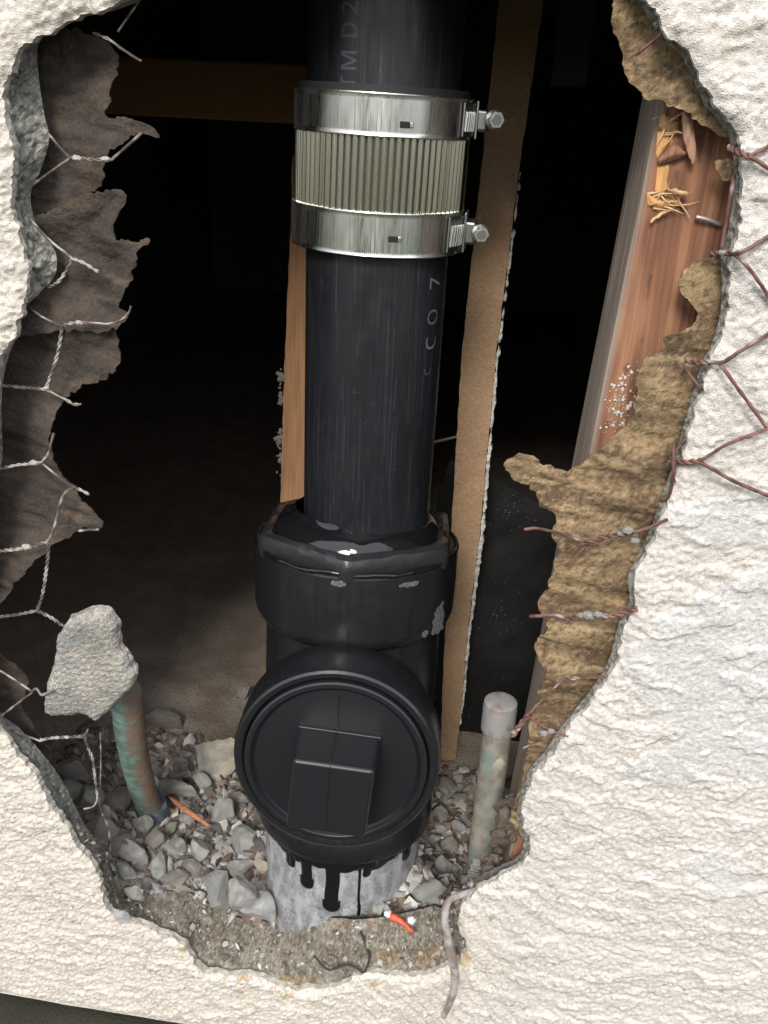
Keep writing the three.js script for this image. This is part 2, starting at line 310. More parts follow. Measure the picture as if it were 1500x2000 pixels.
function stuccoShape(x, y) {                  // height of the plaster face and its colour, creamier to the left
  const side = ss(.02, .2, x + .25 * N(x * 3, y * 3, 9) * .3);
  const wx = x + .004 * N(x * 60, y * 60, 3), wy = y + .003 * N(x * 70 + 5, y * 70, 8);
  const tilt = y + x * (side * .28 - .05);
  const fx = 138 - 40 * side, fy = 262 - 70 * side;
  const n1 = 1 - Math.abs(N(wx * fx, (wy + tilt - y) * fy, 1)) * 2, n2 = N(wx * fx * 1.9 + 7, (wy + tilt - y) * fy * 1.7, 4), n3 = N(x * 420, y * 620, 6);
  const lump = N(wx * fx * .55 + 3, wy * fy * .5, 12);
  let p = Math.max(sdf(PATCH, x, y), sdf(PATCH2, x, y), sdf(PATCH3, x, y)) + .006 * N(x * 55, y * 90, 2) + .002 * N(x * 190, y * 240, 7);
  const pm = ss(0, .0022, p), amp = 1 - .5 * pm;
  const [g1, g2] = cells((wx + .003 * N(x * 150, y * 150, 21)) * fx * 1.7, (wy + tilt - y + .002 * N(x * 150 + 9, y * 150, 22)) * fy * 1.05), grain = ss(0, .55, g2 - g1) * (.55 + .6 * N(wx * fx * .9 + 40, wy * fy * .6, 17));
  let h = amp * (1 - .22 * side) * (.0005 * (n1 - .35) + .0009 * n2 + .0014 * lump + .0017 * grain) + .0004 * n3 + .0014 * N(x * 14, y * 14, 5) + .0011 * pm;
  // shallow flakes of a second throw of plaster
  const fl = N(wx * 34 + 20, wy * 62 + tilt, 15) + .25 * N(wx * 110, wy * 170, 16); h += (.0009 + .0005 * side) * ss(.12, .2, fl);
  let cr = 1e9; for (const c of CRACKS) cr = Math.min(cr, lineDist(c, x, y));
  cr += .0004 * N(x * 500, y * 500, 2); h -= .0022 * (1 - ss(.0002, .0009, cr));
  let c = mixc([.70, .64, .56], [.69, .645, .60], clamp(side + .5 * N(x * 8, y * 8, 31)));
  c = mixc(c, [.64, .635, .635], .6 * pm);  // bluish sky light put into the colour of the smoother patches
  c = mixc(c, [.56, .5, .44], .35 * ss(.15, .5, N(x * 130, y * 170, 41)));
  if (N(x * 210, y * 210, 51) > .56) c = mixc(c, [.3, .24, .18], .6);
  c = mixc(c, [.55, .46, .34], .5 * ss(.2, .5, fbm(x * 22 + 4, y * 22, 61)) * ss(-.1, .3, N(x * 260, y * 260, 62)));
  if (N(x * 330, y * 330, 71) > .5) c = mixc(c, [.44, .38, .32], .5);
  for (const s of STAINS) { const d = Math.hypot(x - s[0], y - s[1]) + .006 * N(x * 120, y * 120, 3); c = mixc(c, [.47, .33, .17], .75 * (1 - ss(s[2] * .5, s[2] * 1.1, d))); }
  return [h, c];
}
{
  const t = thing('stucco_wall', 'cream white rough stucco wall broken open around the black drain pipe', 'wall');
  const box = [-.42, BOTTOM, .46, .2], memo = new Map();
  const S = (x, y) => { const k = x * 1e4 | 0, key = k * 65536 + (y * 1e4 | 0); let v = memo.get(key); if (!v) { v = stuccoShape(x, y); memo.set(key, v); } return v; };
  const rect = (x, y, b) => Math.min(x - b[0], b[2] - x, y - b[1], b[3] - y);
  const ins = (x, y) => {
    let d = -sdf(HOLE, x, y);
    if (Math.abs(d) < .012) d += .0022 * N(x * 130, y * 130, 3) + .0013 * N(x * 320, y * 320, 6);
    const b = rect(x, y, box); if (Math.abs(y - BOTTOM) < .01) return Math.min(d, b - .003 - .0022 * N(x * 60, 3, 1) - .001 * N(x * 240, 5, 1));
    return Math.min(d, b);
  };
  const front = (x, y, d) => S(x, y)[0] - .0022 * (1 - ss(0, .005, d));
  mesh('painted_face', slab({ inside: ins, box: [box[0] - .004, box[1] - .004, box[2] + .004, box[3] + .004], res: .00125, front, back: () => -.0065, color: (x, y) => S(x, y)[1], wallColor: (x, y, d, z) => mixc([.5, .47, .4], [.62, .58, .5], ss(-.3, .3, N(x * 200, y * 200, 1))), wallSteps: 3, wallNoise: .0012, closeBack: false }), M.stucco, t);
  const mid = [-.95, BOTTOM + .003, 1.0, .6];
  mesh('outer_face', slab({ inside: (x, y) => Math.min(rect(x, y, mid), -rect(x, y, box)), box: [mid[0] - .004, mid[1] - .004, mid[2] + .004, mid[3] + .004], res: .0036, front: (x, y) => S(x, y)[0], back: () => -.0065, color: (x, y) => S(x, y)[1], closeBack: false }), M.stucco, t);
  const big = [-2.2, BOTTOM + .003, 2.8, 2.1];
  mesh('outer_face', slab({ inside: (x, y) => Math.min(rect(x, y, big), -rect(x, y, mid)), box: [big[0] - .02, big[1] - .02, big[2] + .02, big[3] + .02], res: .02, front: (x, y) => .002 * fbm(x * 30, y * 30, 2), back: () => -.0065, color: () => [.69, .645, .58], closeBack: false }), M.stucco, t);
  // broken mortar face between the painted edge and the back of the plaster
  const nS = 22;
  const A = smoothPoly(EDGE.map(e => { const p = onZ(e[0], e[1], 0); return [p.x, p.y, 0]; }), 16), B = smoothPoly(EDGE.map(e => { const p = onZ(e[2], e[3], e[4]); return [p.x, p.y, p.z]; }), 16);
  const pos = [], uv = [], col = [], idx = [], n = A.length;
  for (let i = 0; i < n; i++) {
    const a = A[i], b = B[i], pv = A[(i + n - 2) % n], nx = A[(i + 2) % n], L = Math.hypot(nx[0] - pv[0], nx[1] - pv[1]) || 1, ox = (nx[1] - pv[1]) / L, oy = -(nx[0] - pv[0]) / L;
    const sgn = sdf(HOLE, a[0] + ox * .004, a[1] + oy * .004) > 0 ? -1 : 1;
    for (let q = 0; q <= nS; q++) {
      const s = q / nS, w = Math.sin(Math.PI * Math.min(1, s * 1.02));
      let x = a[0] + (b[0] - a[0]) * s + sgn * ox * .004 * (1 - s), y = a[1] + (b[1] - a[1]) * s + sgn * oy * .004 * (1 - s), z = -.0045 + (b[2] + .0045) * s;
      const big = Math.max(.45, Math.min(1, Math.hypot(b[0] - a[0], b[1] - a[1], b[2]) / .03));
      const m = w * big * (.008 * fbm(x * 55, y * 55, z * 55 + 3, 3) + .004 * N(x * 210, y * 210, z * 210) + .0025 * N(x * 420, y * 420, z * 420 + 7)) + .0016 * (1 - w) * N(x * 240, y * 240, z * 90);
      x += sgn * ox * m * -.5; y += sgn * oy * m * -.5; z += m * .9;
      pos.push(x, y, z); uv.push(x + z, y + z);
      const low = ss(-.5, -.53, y), nn = fbm(x * 70, y * 70, z * 70 + 5);
      let c = mixc([.31, .31, .275], [.48, .475, .43], ss(-.25, .3, nn));
      if (low > 0) c = mixc(c, mixc([.34, .29, .22], [.48, .42, .33], ss(-.25, .25, nn)), low);
      if (N(x * 45 + 3, y * 45, 9) > .15 && s < .4 && low > .5) c = mixc(c, [.42, .28, .13], .7);
      const ag = N(x * 380, y * 380, z * 380 + 2); if (ag > .22) c = mixc(c, [.6, .57, .5], .65); else if (ag < -.26) c = mixc(c, [.13, .115, .1], .65);
      col.push(...c);
    }
  }
  for (let i = 0; i < n; i++) { const k = (i * (nS + 1) + nS) * 3; if (pos[k + 1] < -.5) LEDGE.push(i); }
  const ledgeAt = (i, q) => { const k = (i * (nS + 1) + q) * 3; return V(pos[k], pos[k + 1], pos[k + 2]); };
  for (const i of LEDGE) for (let q = 4; q < nS; q++) SILL.push(ledgeAt(i, q));
  const sk = pos.length / 3; for (let i = 0; i < n; i++) { const v = ledgeAt(i, nS); pos.push(v.x, v.y - .03, v.z - .008); uv.push(v.x, v.y); col.push(.25, .21, .17); }
  for (const i of LEDGE) { const j = (i + 1) % n, a = i * (nS + 1) + nS, b = j * (nS + 1) + nS; idx.push(a, b, sk + i, b, sk + j, sk + i); }
  for (let i = 0; i < n; i++) for (let q = 0; q < nS; q++) { const a = i * (nS + 1) + q, b = ((i + 1) % n) * (nS + 1) + q; idx.push(a, b, a + 1, b, b + 1, a + 1); }
  mesh('broken_mortar', geoOf(pos, idx, uv, col), M.mortar, t).material.side = THREE.DoubleSide;
}

// floor: rubble and dirt, rising a little toward the broken sill
const RIM = EDGE.map(e => onZ(e[2], e[3], e[4])).filter(p => p.y < -.566).sort((a, b) => a.x - b.x);
function rimAt(x) { let k = 1; while (k < RIM.length - 1 && RIM[k].x < x) k++; const a = RIM[k - 1], b = RIM[k], t = clamp((x - a.x) / (b.x - a.x + 1e-9)); return [a.z + (b.z - a.z) * t, a.y + (b.y - a.y) * t]; }
function dirtY(x, z) {
  const front = ss(-.2, -.05, z);
  let y = -.592 + .012 * fbm(x * 9, z * 9, 2) + front * (.012 * fbm(x * 40, z * 40, 5) + .006 * Math.abs(N(x * 110, z * 110, 1)));
  y += .02 * ss(-.14, -.3, x) * front + .011 * ss(-.13, -.05, z);
  y += .03 * ss(.1, .2, x) * ss(-.14, -.06, z);
  y += .034 * ss(.105, .05, Math.hypot(x + .005, (z + .06) * 1.1)) * (1 + .3 * N(x * 60, z * 60, 9));
  const [zr, yr] = rimAt(x), e = yr + .0015 * N(x * 90, z * 90, 3);
  y += (e - y) * ss(zr - .045, zr - .003, z); if (z > zr) y -= (z - zr) * 2.5;
  return y - .02 * ss(-.3, -.9, z);
}
{
  const xs = [], zs = [];
  for (let x = -.92; x < -.42; x += .02) xs.push(x);
  for (let x = -.42; x < .36; x += .0026) xs.push(x);
  for (let x = .36; x <= .73; x += .02) xs.push(x);
  for (let z = -.026; z > -.36; z -= .0026) zs.push(z);
  for (let z = -.36; z > -2.62; z -= .02) zs.push(z);
  const pos = [], idx = [], uv = [], col = [];
  for (const z of zs) for (const x of xs) {
    pos.push(x, dirtY(x, z), z); uv.push(x, z);
    const n = fbm(x * 30, z * 30, 11), m = N(x * 90, z * 90, 3);
    let c = mixc([.42, .33, .26], [.53, .45, .38], ss(-.2, .3, n));
    if (z > -.26) c = mixc(c, m > -.1 ? [.44, .41, .37] : [.24, .16, .12], .75 * ss(-.26, -.16, z));
    col.push(...c);
  }
  const nx = xs.length;
  for (let j = 0; j + 1 < zs.length; j++) for (let i = 0; i + 1 < nx; i++) { const a = j * nx + i; idx.push(a, a + 1, a + nx, a + 1, a + nx + 1, a + nx); }
  structure('crawl_space_floor', geoOf(pos, idx, uv, col), M.dirt, 'brown dirt floor of the crawl space');
}
function onDirt(px, py) { let p = onY(px, py, -.585); for (let k = 0; k < 12; k++) p = onY(px, py, dirtY(p.x, p.z)); return p; }

// ------------------------------------------------------------------ timber inside the wall
const FZ = -.034;                             // front of the stud
{
  const t = thing('wall_stud', 'reddish brown wooden stud with gray weathered side and torn splinters', 'stud');
  const top = onZ(1262, 330, FZ), bot = onZ(1108, 1100, FZ);
  const k = (top.x - bot.x) / (top.y - bot.y), xl = y => top.x + k * (y - top.y);
  const pos = [], idx = [], uv = [], col = [], ny = 700, nxf = 90, nxs = 26, w = .1, dep = .062, y0 = -.62, y1 = .3;
  for (let j = 0; j <= ny; j++) {
    const y = y0 + (y1 - y0) * j / ny;
    for (let i = 0; i <= nxs + nxf; i++) {
      let x, z, c;
      if (i <= nxs) { const s = 1 - i / nxs; x = xl(y); z = FZ - .003 - s * dep; x -= .0006 * N(y * 6, z * 260, 4); c = mixc([.26, .2, .16], [.4, .335, .285], ss(-.4, .4, N(y * 8, z * 320, 3))); if (i > nxs - 3) x += .0005; }
      else { const s = (i - nxs) / nxf; x = xl(y) + .003 + (w - .003) * s; z = FZ + .0007 * N(x * 260, y * 7, 6); c = mixc([.225, .095, .052], [.38, .185, .1], ss(-.45, .45, N(x * 130, y * 7, 3) + .8 * N(x * 34, y * 26, 8))); if (N(x * 150, y * 60, 9) > .45) c = mixc(c, [.09, .045, .03], .6);
}
      pos.push(x, y, z); uv.push(x + z, y); col.push(...c);
    }
  }
  const nx = nxs + nxf + 1;
  for (let j = 0; j < ny; j++) for (let i = 0; i + 1 < nx; i++) { const a = j * nx + i; idx.push(a, a + 1, a + nx, a + 1, a + nx + 1, a + nx); }
  mesh('timber', creased(geoOf(pos, idx, uv, col), R(40)), M.stud, t);
  const chip = (pts, z, thick, c, lift = 0, name = 'splinter') => {
    const p = poly(pts, z), b = bbox(p, .002), cx = (b[0] + b[2]) / 2, cy = (b[1] + b[3]) / 2;
    const g = slab({ inside: (x, y) => sdf(p, x, y) + .0007 * N(x * 600, y * 140, 3), box: b, res: .0008, front: (x, y, d) => z + Math.min(thick, .0004 + d * .8) + lift * (y - cy) + .0005 * N(x * 700, y * 60, 2), back: (x, y) => z - .0015 + lift * (y - cy), color: (x, y) => mixc(c, c.map(v => v * .55), ss(-.1, .5, N(x * 600, y * 40, 7))) });
    mesh(name, g, M.chip ||= std({ vertexColors: true, roughness: .8 }), t);
  };
  const fresh = [.62, .33, .13], pale = [.72, .46, .25];
  chip([[1284, 258], [1311, 256], [1314, 277], [1299, 292], [1284, 311], [1281, 301]], FZ, .0012, fresh);
  chip([[1284, 325], [1307, 320], [1301, 367], [1292, 380], [1280, 374]], FZ, .0012, fresh);
  chip([[1262, 376], [1292, 388], [1311, 383], [1330, 385], [1329, 404], [1311, 406], [1292, 410], [1265, 401]], FZ, .004, fresh);
  chip([[1301, 368], [1322, 369], [1345, 375], [1343, 382], [1318, 380]], FZ + .006, .0012, pale, .25);
  chip([[1318, 408], [1299, 416], [1267, 440], [1269, 431], [1292, 414]], FZ + .004, .0018, pale, .1);
  chip([[1330, 213], [1350, 226], [1357, 270], [1361, 311], [1354, 325], [1346, 303], [1335, 268]], FZ + .008, .002, [.5, .29, .2], .12);
  chip([[1284, 311], [1318, 282], [1342, 299], [1330, 308], [1288, 322]], FZ + .004, .0022, [.3, .15, .09], .3);
  chip([[1286, 228], [1298, 222], [1325, 240], [1328, 256], [1312, 262], [1288, 250]], FZ + .001, .003, [.5, .3, .14], .1);
  seed = 4242;
  const fibre = (px, py, len, ang, w, c, lift) => { const a = onZ(px, py, FZ + .0012), d = V(Math.cos(ang), Math.sin(ang), lift).normalize(); mesh('splinter', tube([a, a.clone().addScaledVector(d, len * .5).add(V(rr(-.001, .001), rr(-.001, .001), .0008)), a.clone().addScaledVector(d, len)], q => w * (1 - .85 * q), () => c, { seg: 4, per: 3 }), M.chip, t); };
  for (let k = 0; k < 34; k++) { const hi = k % 3 === 0, x = hi ? rr(1288, 1326) : rr(1264, 1326), y = hi ? rr(228, 262) : rr(374, 408); fibre(x, y, rr(.004, .012), rr(-1.2, 1.2) + (rnd() > .5 ? Math.PI : 0) * (hi ? 1 : 0), rr(.0004, .0009), mixc([.5, .28, .12], [.78, .56, .33], rnd()), rr(.05, .6)); }
  const sp = []; for (let k = 0; k < 190; k++) { const u = (rnd() + rnd() + rnd() - 1.5) * 30, v = (rnd() + rnd() - 1) * 95, p = onZ(1210 + u - v * .16, 795 + v, FZ + .0004), g = new THREE.IcosahedronGeometry(.00025 + .0009 * Math.pow(rnd(), 4), 0); g.scale(1, rr(.7, 1.6), .5); g.translate(p.x, p.y, p.z); sp.push(g); }
  const spm = mesh('plaster_specks', mergeGeometries(sp), M.gypsum, t); spm.userData.kind = 'stuff';
  for (const o of t.children) if (o.name === 'splinter') o.userData.label= 'fresh orange splinter of torn wood'; spm.userData.label = 'white plaster specks stuck to the wood';
}
{
  // two thin boards behind the pipe
  const zB = -.24;
  const rightPts = (p => p)(poly([[985, -80], [975, 0], [940, 330], [901, 700], [880, 1060], [866, 1300], [860, 1484], [890, 1484], [902, 1370], [912, 1240], [935, 1060], [968, 700], [1014, 330], [1062, 0], [1072, -80]], zB));
  const t = thing('backing_board', 'tan fibrous board with crumbly white edge standing behind the pipe', 'board');
  const b = bbox(rightPts);
  mesh('panel', slab({ inside: (x, y) => sdf(rightPts, x, y) + .0008 * N(x * 90, y * 90, 2), box: b, res: .003, front: (x, y) => zB + .0006 * N(x * 80, y * 80, 3), back: () => zB - .012, color: () => [1, 1, 1] }), M.board, t);
  const core = poly([[1016, 330], [969, 700], [936, 1060], [913, 1240], [903, 1370], [889, 1440], [892, 1446], [906, 1374], [918, 1242], [943, 1062], [974, 702], [1019, 330]], zB - .004);
  const cm = mesh('gypsum_core', slab({ inside: (x, y) => sdf(core, x, y) + .0016 * N(x * 150, y * 150, 2) + .001 * N(x * 420, y * 420, 4), box: bbox(core), res: .0012, front: (x, y) => zB - .003 + .0016 * N(x * 260, y * 260, 3), back: () => zB - .012, color: () => [1, 1, 1] }), M.gypsum, t); cm.userData.label = 'crumbling white gypsum along the broken edge';
  const leftPts = poly([[571, 300], [567, 470], [556, 700], [548, 960], [538, 1420], [630, 1420], [660, 960], [680, 470], [690, 300]], zB - .02);
  const lb = thing('wood_strip', 'narrow orange brown wooden strip half hidden behind the pipe', 'board');
  const b2 = bbox(leftPts);
  mesh('panel', slab({ inside: (x, y) => sdf(leftPts, x, y) + .0012 * N(x * 40, y * 70, 2), box: b2, res: .003, front: (x, y) => zB - .02 + .0005 * N(x * 80, y * 30, 3), back: () => zB - .035, color: () => [1, 1, 1] }), M.strip, lb);
  const fl = [];
  for (let k = 0; k < 44; k++) { const py = (k % 2 ? rr(720, 800) : rr(840, 930)), px = 556 - (py - 700) * .03 - rr(1, 9), p = onZ(px, py, zB - .03), g = new THREE.IcosahedronGeometry(.0008 + .0026 * rnd() * rnd(), 0); g.scale(1, rr(.7, 2.6), .8); g.rotateZ(rr(0, 3)); g.translate(p.x, p.y, p.z); fl.push(g); }
  const fz = mesh('mortar_crumbs', mergeGeometries(fl), std({ color: new THREE.Color(.2, .19, .17), roughness: 1 }), lb); fz.userData.kind = 'stuff'; fz.userData.label = 'grey crumbs clinging to the edge';
  // beam across the back, on the felt side
  const a = onZ(150, 112, -.42), c = onZ(800, 232, -.42);
  const bm = mesh('wood_beam', bx(.93, .05, .09, -.45, onZ(450, 178, -.42).y, -.465, .003), M.beam);
  bm.rotation.z = 0; tag(bm, 'dim brown wooden beam running level behind the coupling', 'beam');
  const q0 = onZ(1060, 165, -.29), q1 = onZ(1130, 165, -.29);
  tag(mesh('wood_block', bx(q1.x - q0.x, .5, .04, (q0.x + q1.x) / 2 + .006, q0.y + .25, -.31, .002), std({ color: new THREE.Color(.12, .1, .095), roughness: .9, map: rep(woodTex, 3) })), 'dull gray wooden block hanging beside the tan board', 'wood block');
  // nail sticking out of the board
  const n0 = onZ(836, 866, zB + .012), n1 = onZ(892, 853, zB - .004);
  tag(mesh('nail', tube([n0, n1], .0013, () => [.3, .28, .26], { seg: 8 }), std({ vertexColors: true, metalness: .6, roughness: .5 })), 'gray nail poking sideways out of the tan board', 'nail');
}
// near-black sheet painted for the dark void between board and stud
{
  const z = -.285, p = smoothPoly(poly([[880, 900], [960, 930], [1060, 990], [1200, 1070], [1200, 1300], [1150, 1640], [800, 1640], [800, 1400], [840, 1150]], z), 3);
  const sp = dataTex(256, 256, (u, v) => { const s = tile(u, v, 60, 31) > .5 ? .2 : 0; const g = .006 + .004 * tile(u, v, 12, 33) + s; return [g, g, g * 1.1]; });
  tag(mesh('void_dark_sheet', slab({ inside: (x, y) => sdf(p, x, y) + .003 * N(x * 30, y * 30, 4), box: bbox(p, .006), res: .004, front: (x, y) => z + .012 * fbm(x * 14, y * 9, 7), back: (x, y) => z - .0012 + .012 * fbm(x * 14, y * 9, 7), color: () => [1, 1, 1] }), std({ color: 0xffffff, map: rep(sp, 9), roughness: .75, side: THREE.DoubleSide })), 'near black sheet with dust specks painted for the dark void behind the capped pipe', 'dark sheet');
}

// ------------------------------------------------------------------ building felt
const SIDE_L = [[-140, 60], [-140, 1220]];
function feltSheet(pts, z, amp, o, parent, pal, name = 'paper_flap') {
  const p = smoothPoly(poly(pts, z), 3);
  const g = slab({
    inside: (x, y) => sdf(p, x, y) + .0022 * N(x * 120, y * 120, 3) + .0016 * N(x * 330, y * 330, 5) + .0006 * N(x * 800, y * 800, 8), box: bbox(p, .008), res: .0013,
    front: (x, y, d) => z + o(x, y, d) + amp * fbm(x * 11 + .3, y * 42 + x * 6, 3, 4) + .0006 * N(x * 150, y * 150, 6), back: (x, y, d) => z - .0012 + o(x, y, d) + amp * fbm(x * 11 + .3, y * 42 + x * 6, 3, 4) + .0006 * N(x * 150, y * 150, 6),
    color: (x, y) => { let c = mixc(pal[0], pal[1], ss(-.28, .28, fbm(x * 26, y * 48, 21))); c = mixc(c, pal[2], .8 * ss(.08, .3, fbm(x * 30, y * 110, 27))); const q = N(x * 260, y * 420, 2) + .6 * N(x * 620, y * 620, 6); if (q > .3) c = mixc(c, pal[3], pal[4]); else if (q < -.35) c = mixc(c, pal[2], pal[4] * .8); return c; },
  });
  return mesh(name, g, M.felt, parent);
}
{
  const t = thing('building_felt', 'dark brown torn building felt curling behind the chicken wire', 'felt paper');
  const pal = [[.055, .043, .036], [.11, .086, .071], [.14, .1, .07], [.17, .138, .112], .22];
  feltSheet([[-140, 20], [60, 60], [170, 62], [235, 100], [240, 132], [222, 192], [218, 224], [256, 229], [298, 241], [317, 266], [280, 262], [232, 288], [218, 318], [214, 345], [160, 400], [120, 470], [-140, 480]], -.034, .008, (x, y, d) => .006 * ss(.02, 0, d), t, pal);
  feltSheet([[-140, 330], [60, 420], [160, 388], [200, 372], [240, 366], [255, 379], [241, 412], [231, 458], [244, 467], [284, 465], [305, 462], [280, 490], [257, 560], [240, 594], [258, 610], [230, 640], [150, 640], [60, 650], [-140, 660]], -.028, .008, (x, y, d) => .008 * ss(.018, 0, d), t, pal);
  feltSheet([[-140, 570], [40, 610], [140, 634], [234, 640], [239, 712], [216, 733], [172, 749], [137, 773], [116, 814], [109, 856], [121, 904], [153, 952], [182, 980], [213, 1017], [174, 1020], [140, 1044], [100, 1064], [52, 1118], [14, 1162], [-30, 1210], [-140, 1240]], -.033, .009, (x, y, d) => .007 * ss(.02, 0, d), t, pal);
  feltSheet([[-140, 1230], [-30, 1260], [30, 1300], [56, 1330], [40, 1380], [70, 1430], [100, 1480], [60, 1500], [-140, 1420]], -.034, .006, () => 0, t, pal);
  const u = thing('building_felt', 'mottled tan brown building felt torn over the reddish stud', 'felt paper');
  const pr = [[.16, .1, .054], [.38, .26, .14], [.52, .385, .22], [.07, .047, .033], .6];
  feltSheet([[1381, 506], [1353, 512], [1334, 540], [1327, 561], [1342, 587], [1362, 606], [1354, 631], [1335, 645], [1294, 661], [1304, 682], [1256, 704], [1241, 760], [1232, 824], [1196, 856], [1148, 892], [1124, 912], [1092, 919], [1070, 910], [1034, 886], [1008, 884], [985, 908], [1000, 932], [1048, 956], [1056, 984], [1085, 1008], [1080, 1048], [1093, 1070], [1083, 1096], [1075, 1136], [1052, 1184], [1060, 1202], [1072, 1226], [1044, 1256], [1050, 1284], [1064, 1294], [1058, 1334], [1040, 1392], [1031, 1457], [1022, 1520], [1000, 1600], [1060, 1660], [1150, 1480], [1260, 1330], [1310, 1200], [1350, 1080], [1420, 900], [1475, 740], [1490, 600], [1480, 510]], -.017, .011, (x, y, d) => .001 * ss(.01, 0, d), u, pr);
  feltSheet([[1199, 62], [1213, 108], [1221, 150], [1243, 176], [1258, 192], [1280, 195], [1302, 206], [1331, 217], [1357, 236], [1390, 258], [1427, 276], [1500, 270], [1480, 150], [1400, 40], [1300, -40], [1200, -40], [1190, 10]], -.02, .008, (x, y, d) => .004 * ss(.014, 0, d), u, pr);
  feltSheet([[1398, 318], [1424, 312], [1450, 330], [1450, 350], [1410, 346]], -.018, .004, () => 0, u, pr);
}

// ------------------------------------------------------------------ chicken wire
const rust = (x, y, z) => { const n = N(x * 130, y * 130, z * 130) + .4 * N(x * 500, y * 500, z * 500); return n > .16 ? [.36, .34, .31] : mixc([.07, .052, .045], [.22, .17, .145], ss(-.4, .2, n)); };
const redRust = (x, y, z) => { const n = N(x * 150, y * 150, z * 150); return n > .4 ? [.3, .25, .23] : mixc([.075, .035, .027], [.2, .1, .08], ss(-.5, .4, n + .4 * N(x * 600, y * 600, z * 600))); };
function strand(t, pts, z, r, colf, twist = false) {
  r *= .78; const w = pts.map(p => onZ(p[0], p[1], p[2] ?? z));
  if (!twist) { mesh('wire_strand', tube(w, r, colf, { wobble: .35, seg: 6 }), M.wire, t); return; }
  const c = new THREE.CatmullRomCurve3(w, false, 'centripetal'), L = c.getLength(), n = Math.max(8, Math.ceil(L / .0012)), turns = L / .009, gs = [];
  for (const ph of [0, Math.PI]) {
    const q = []; const fr = c.computeFrenetFrames(n, false);
    for (let i = 0; i <= n; i++) { const a = i / n * turns * 6.283 + ph; q.push(c.getPointAt(i / n).addScaledVector(fr.normals[i], Math.cos(a) * r * .85).addScaledVector(fr.binormals[i], Math.sin(a) * r * .85)); }
    gs.push(tube(q, r * .85, colf, { seg: 5, per: 8, wobble: .3 }));
  }
  mesh('wire_twist', mergeGeometries(gs), M.wire, t);
}
function blob(t, px, py, z, r, sx = 1.6, name = 'mortar_blob', mat = M.gypsum) {
  const p = onZ(px, py, z), g = mergeVertices(new THREE.IcosahedronGeometry(1, 3)), a = g.attributes.position;
  for (let i = 0; i < a.count; i++) { const x = a.getX(i), y = a.getY(i), q = a.getZ(i), k = r * (.85 + .9 * fbm(x * 2.4 + px, y * 2.4, q * 2.4)); a.setXYZ(i, x * k * sx, y * k, q * k); }
  g.computeVertexNormals(); const m = mesh(name, g, mat, t); m.position.copy(p); return m;
}
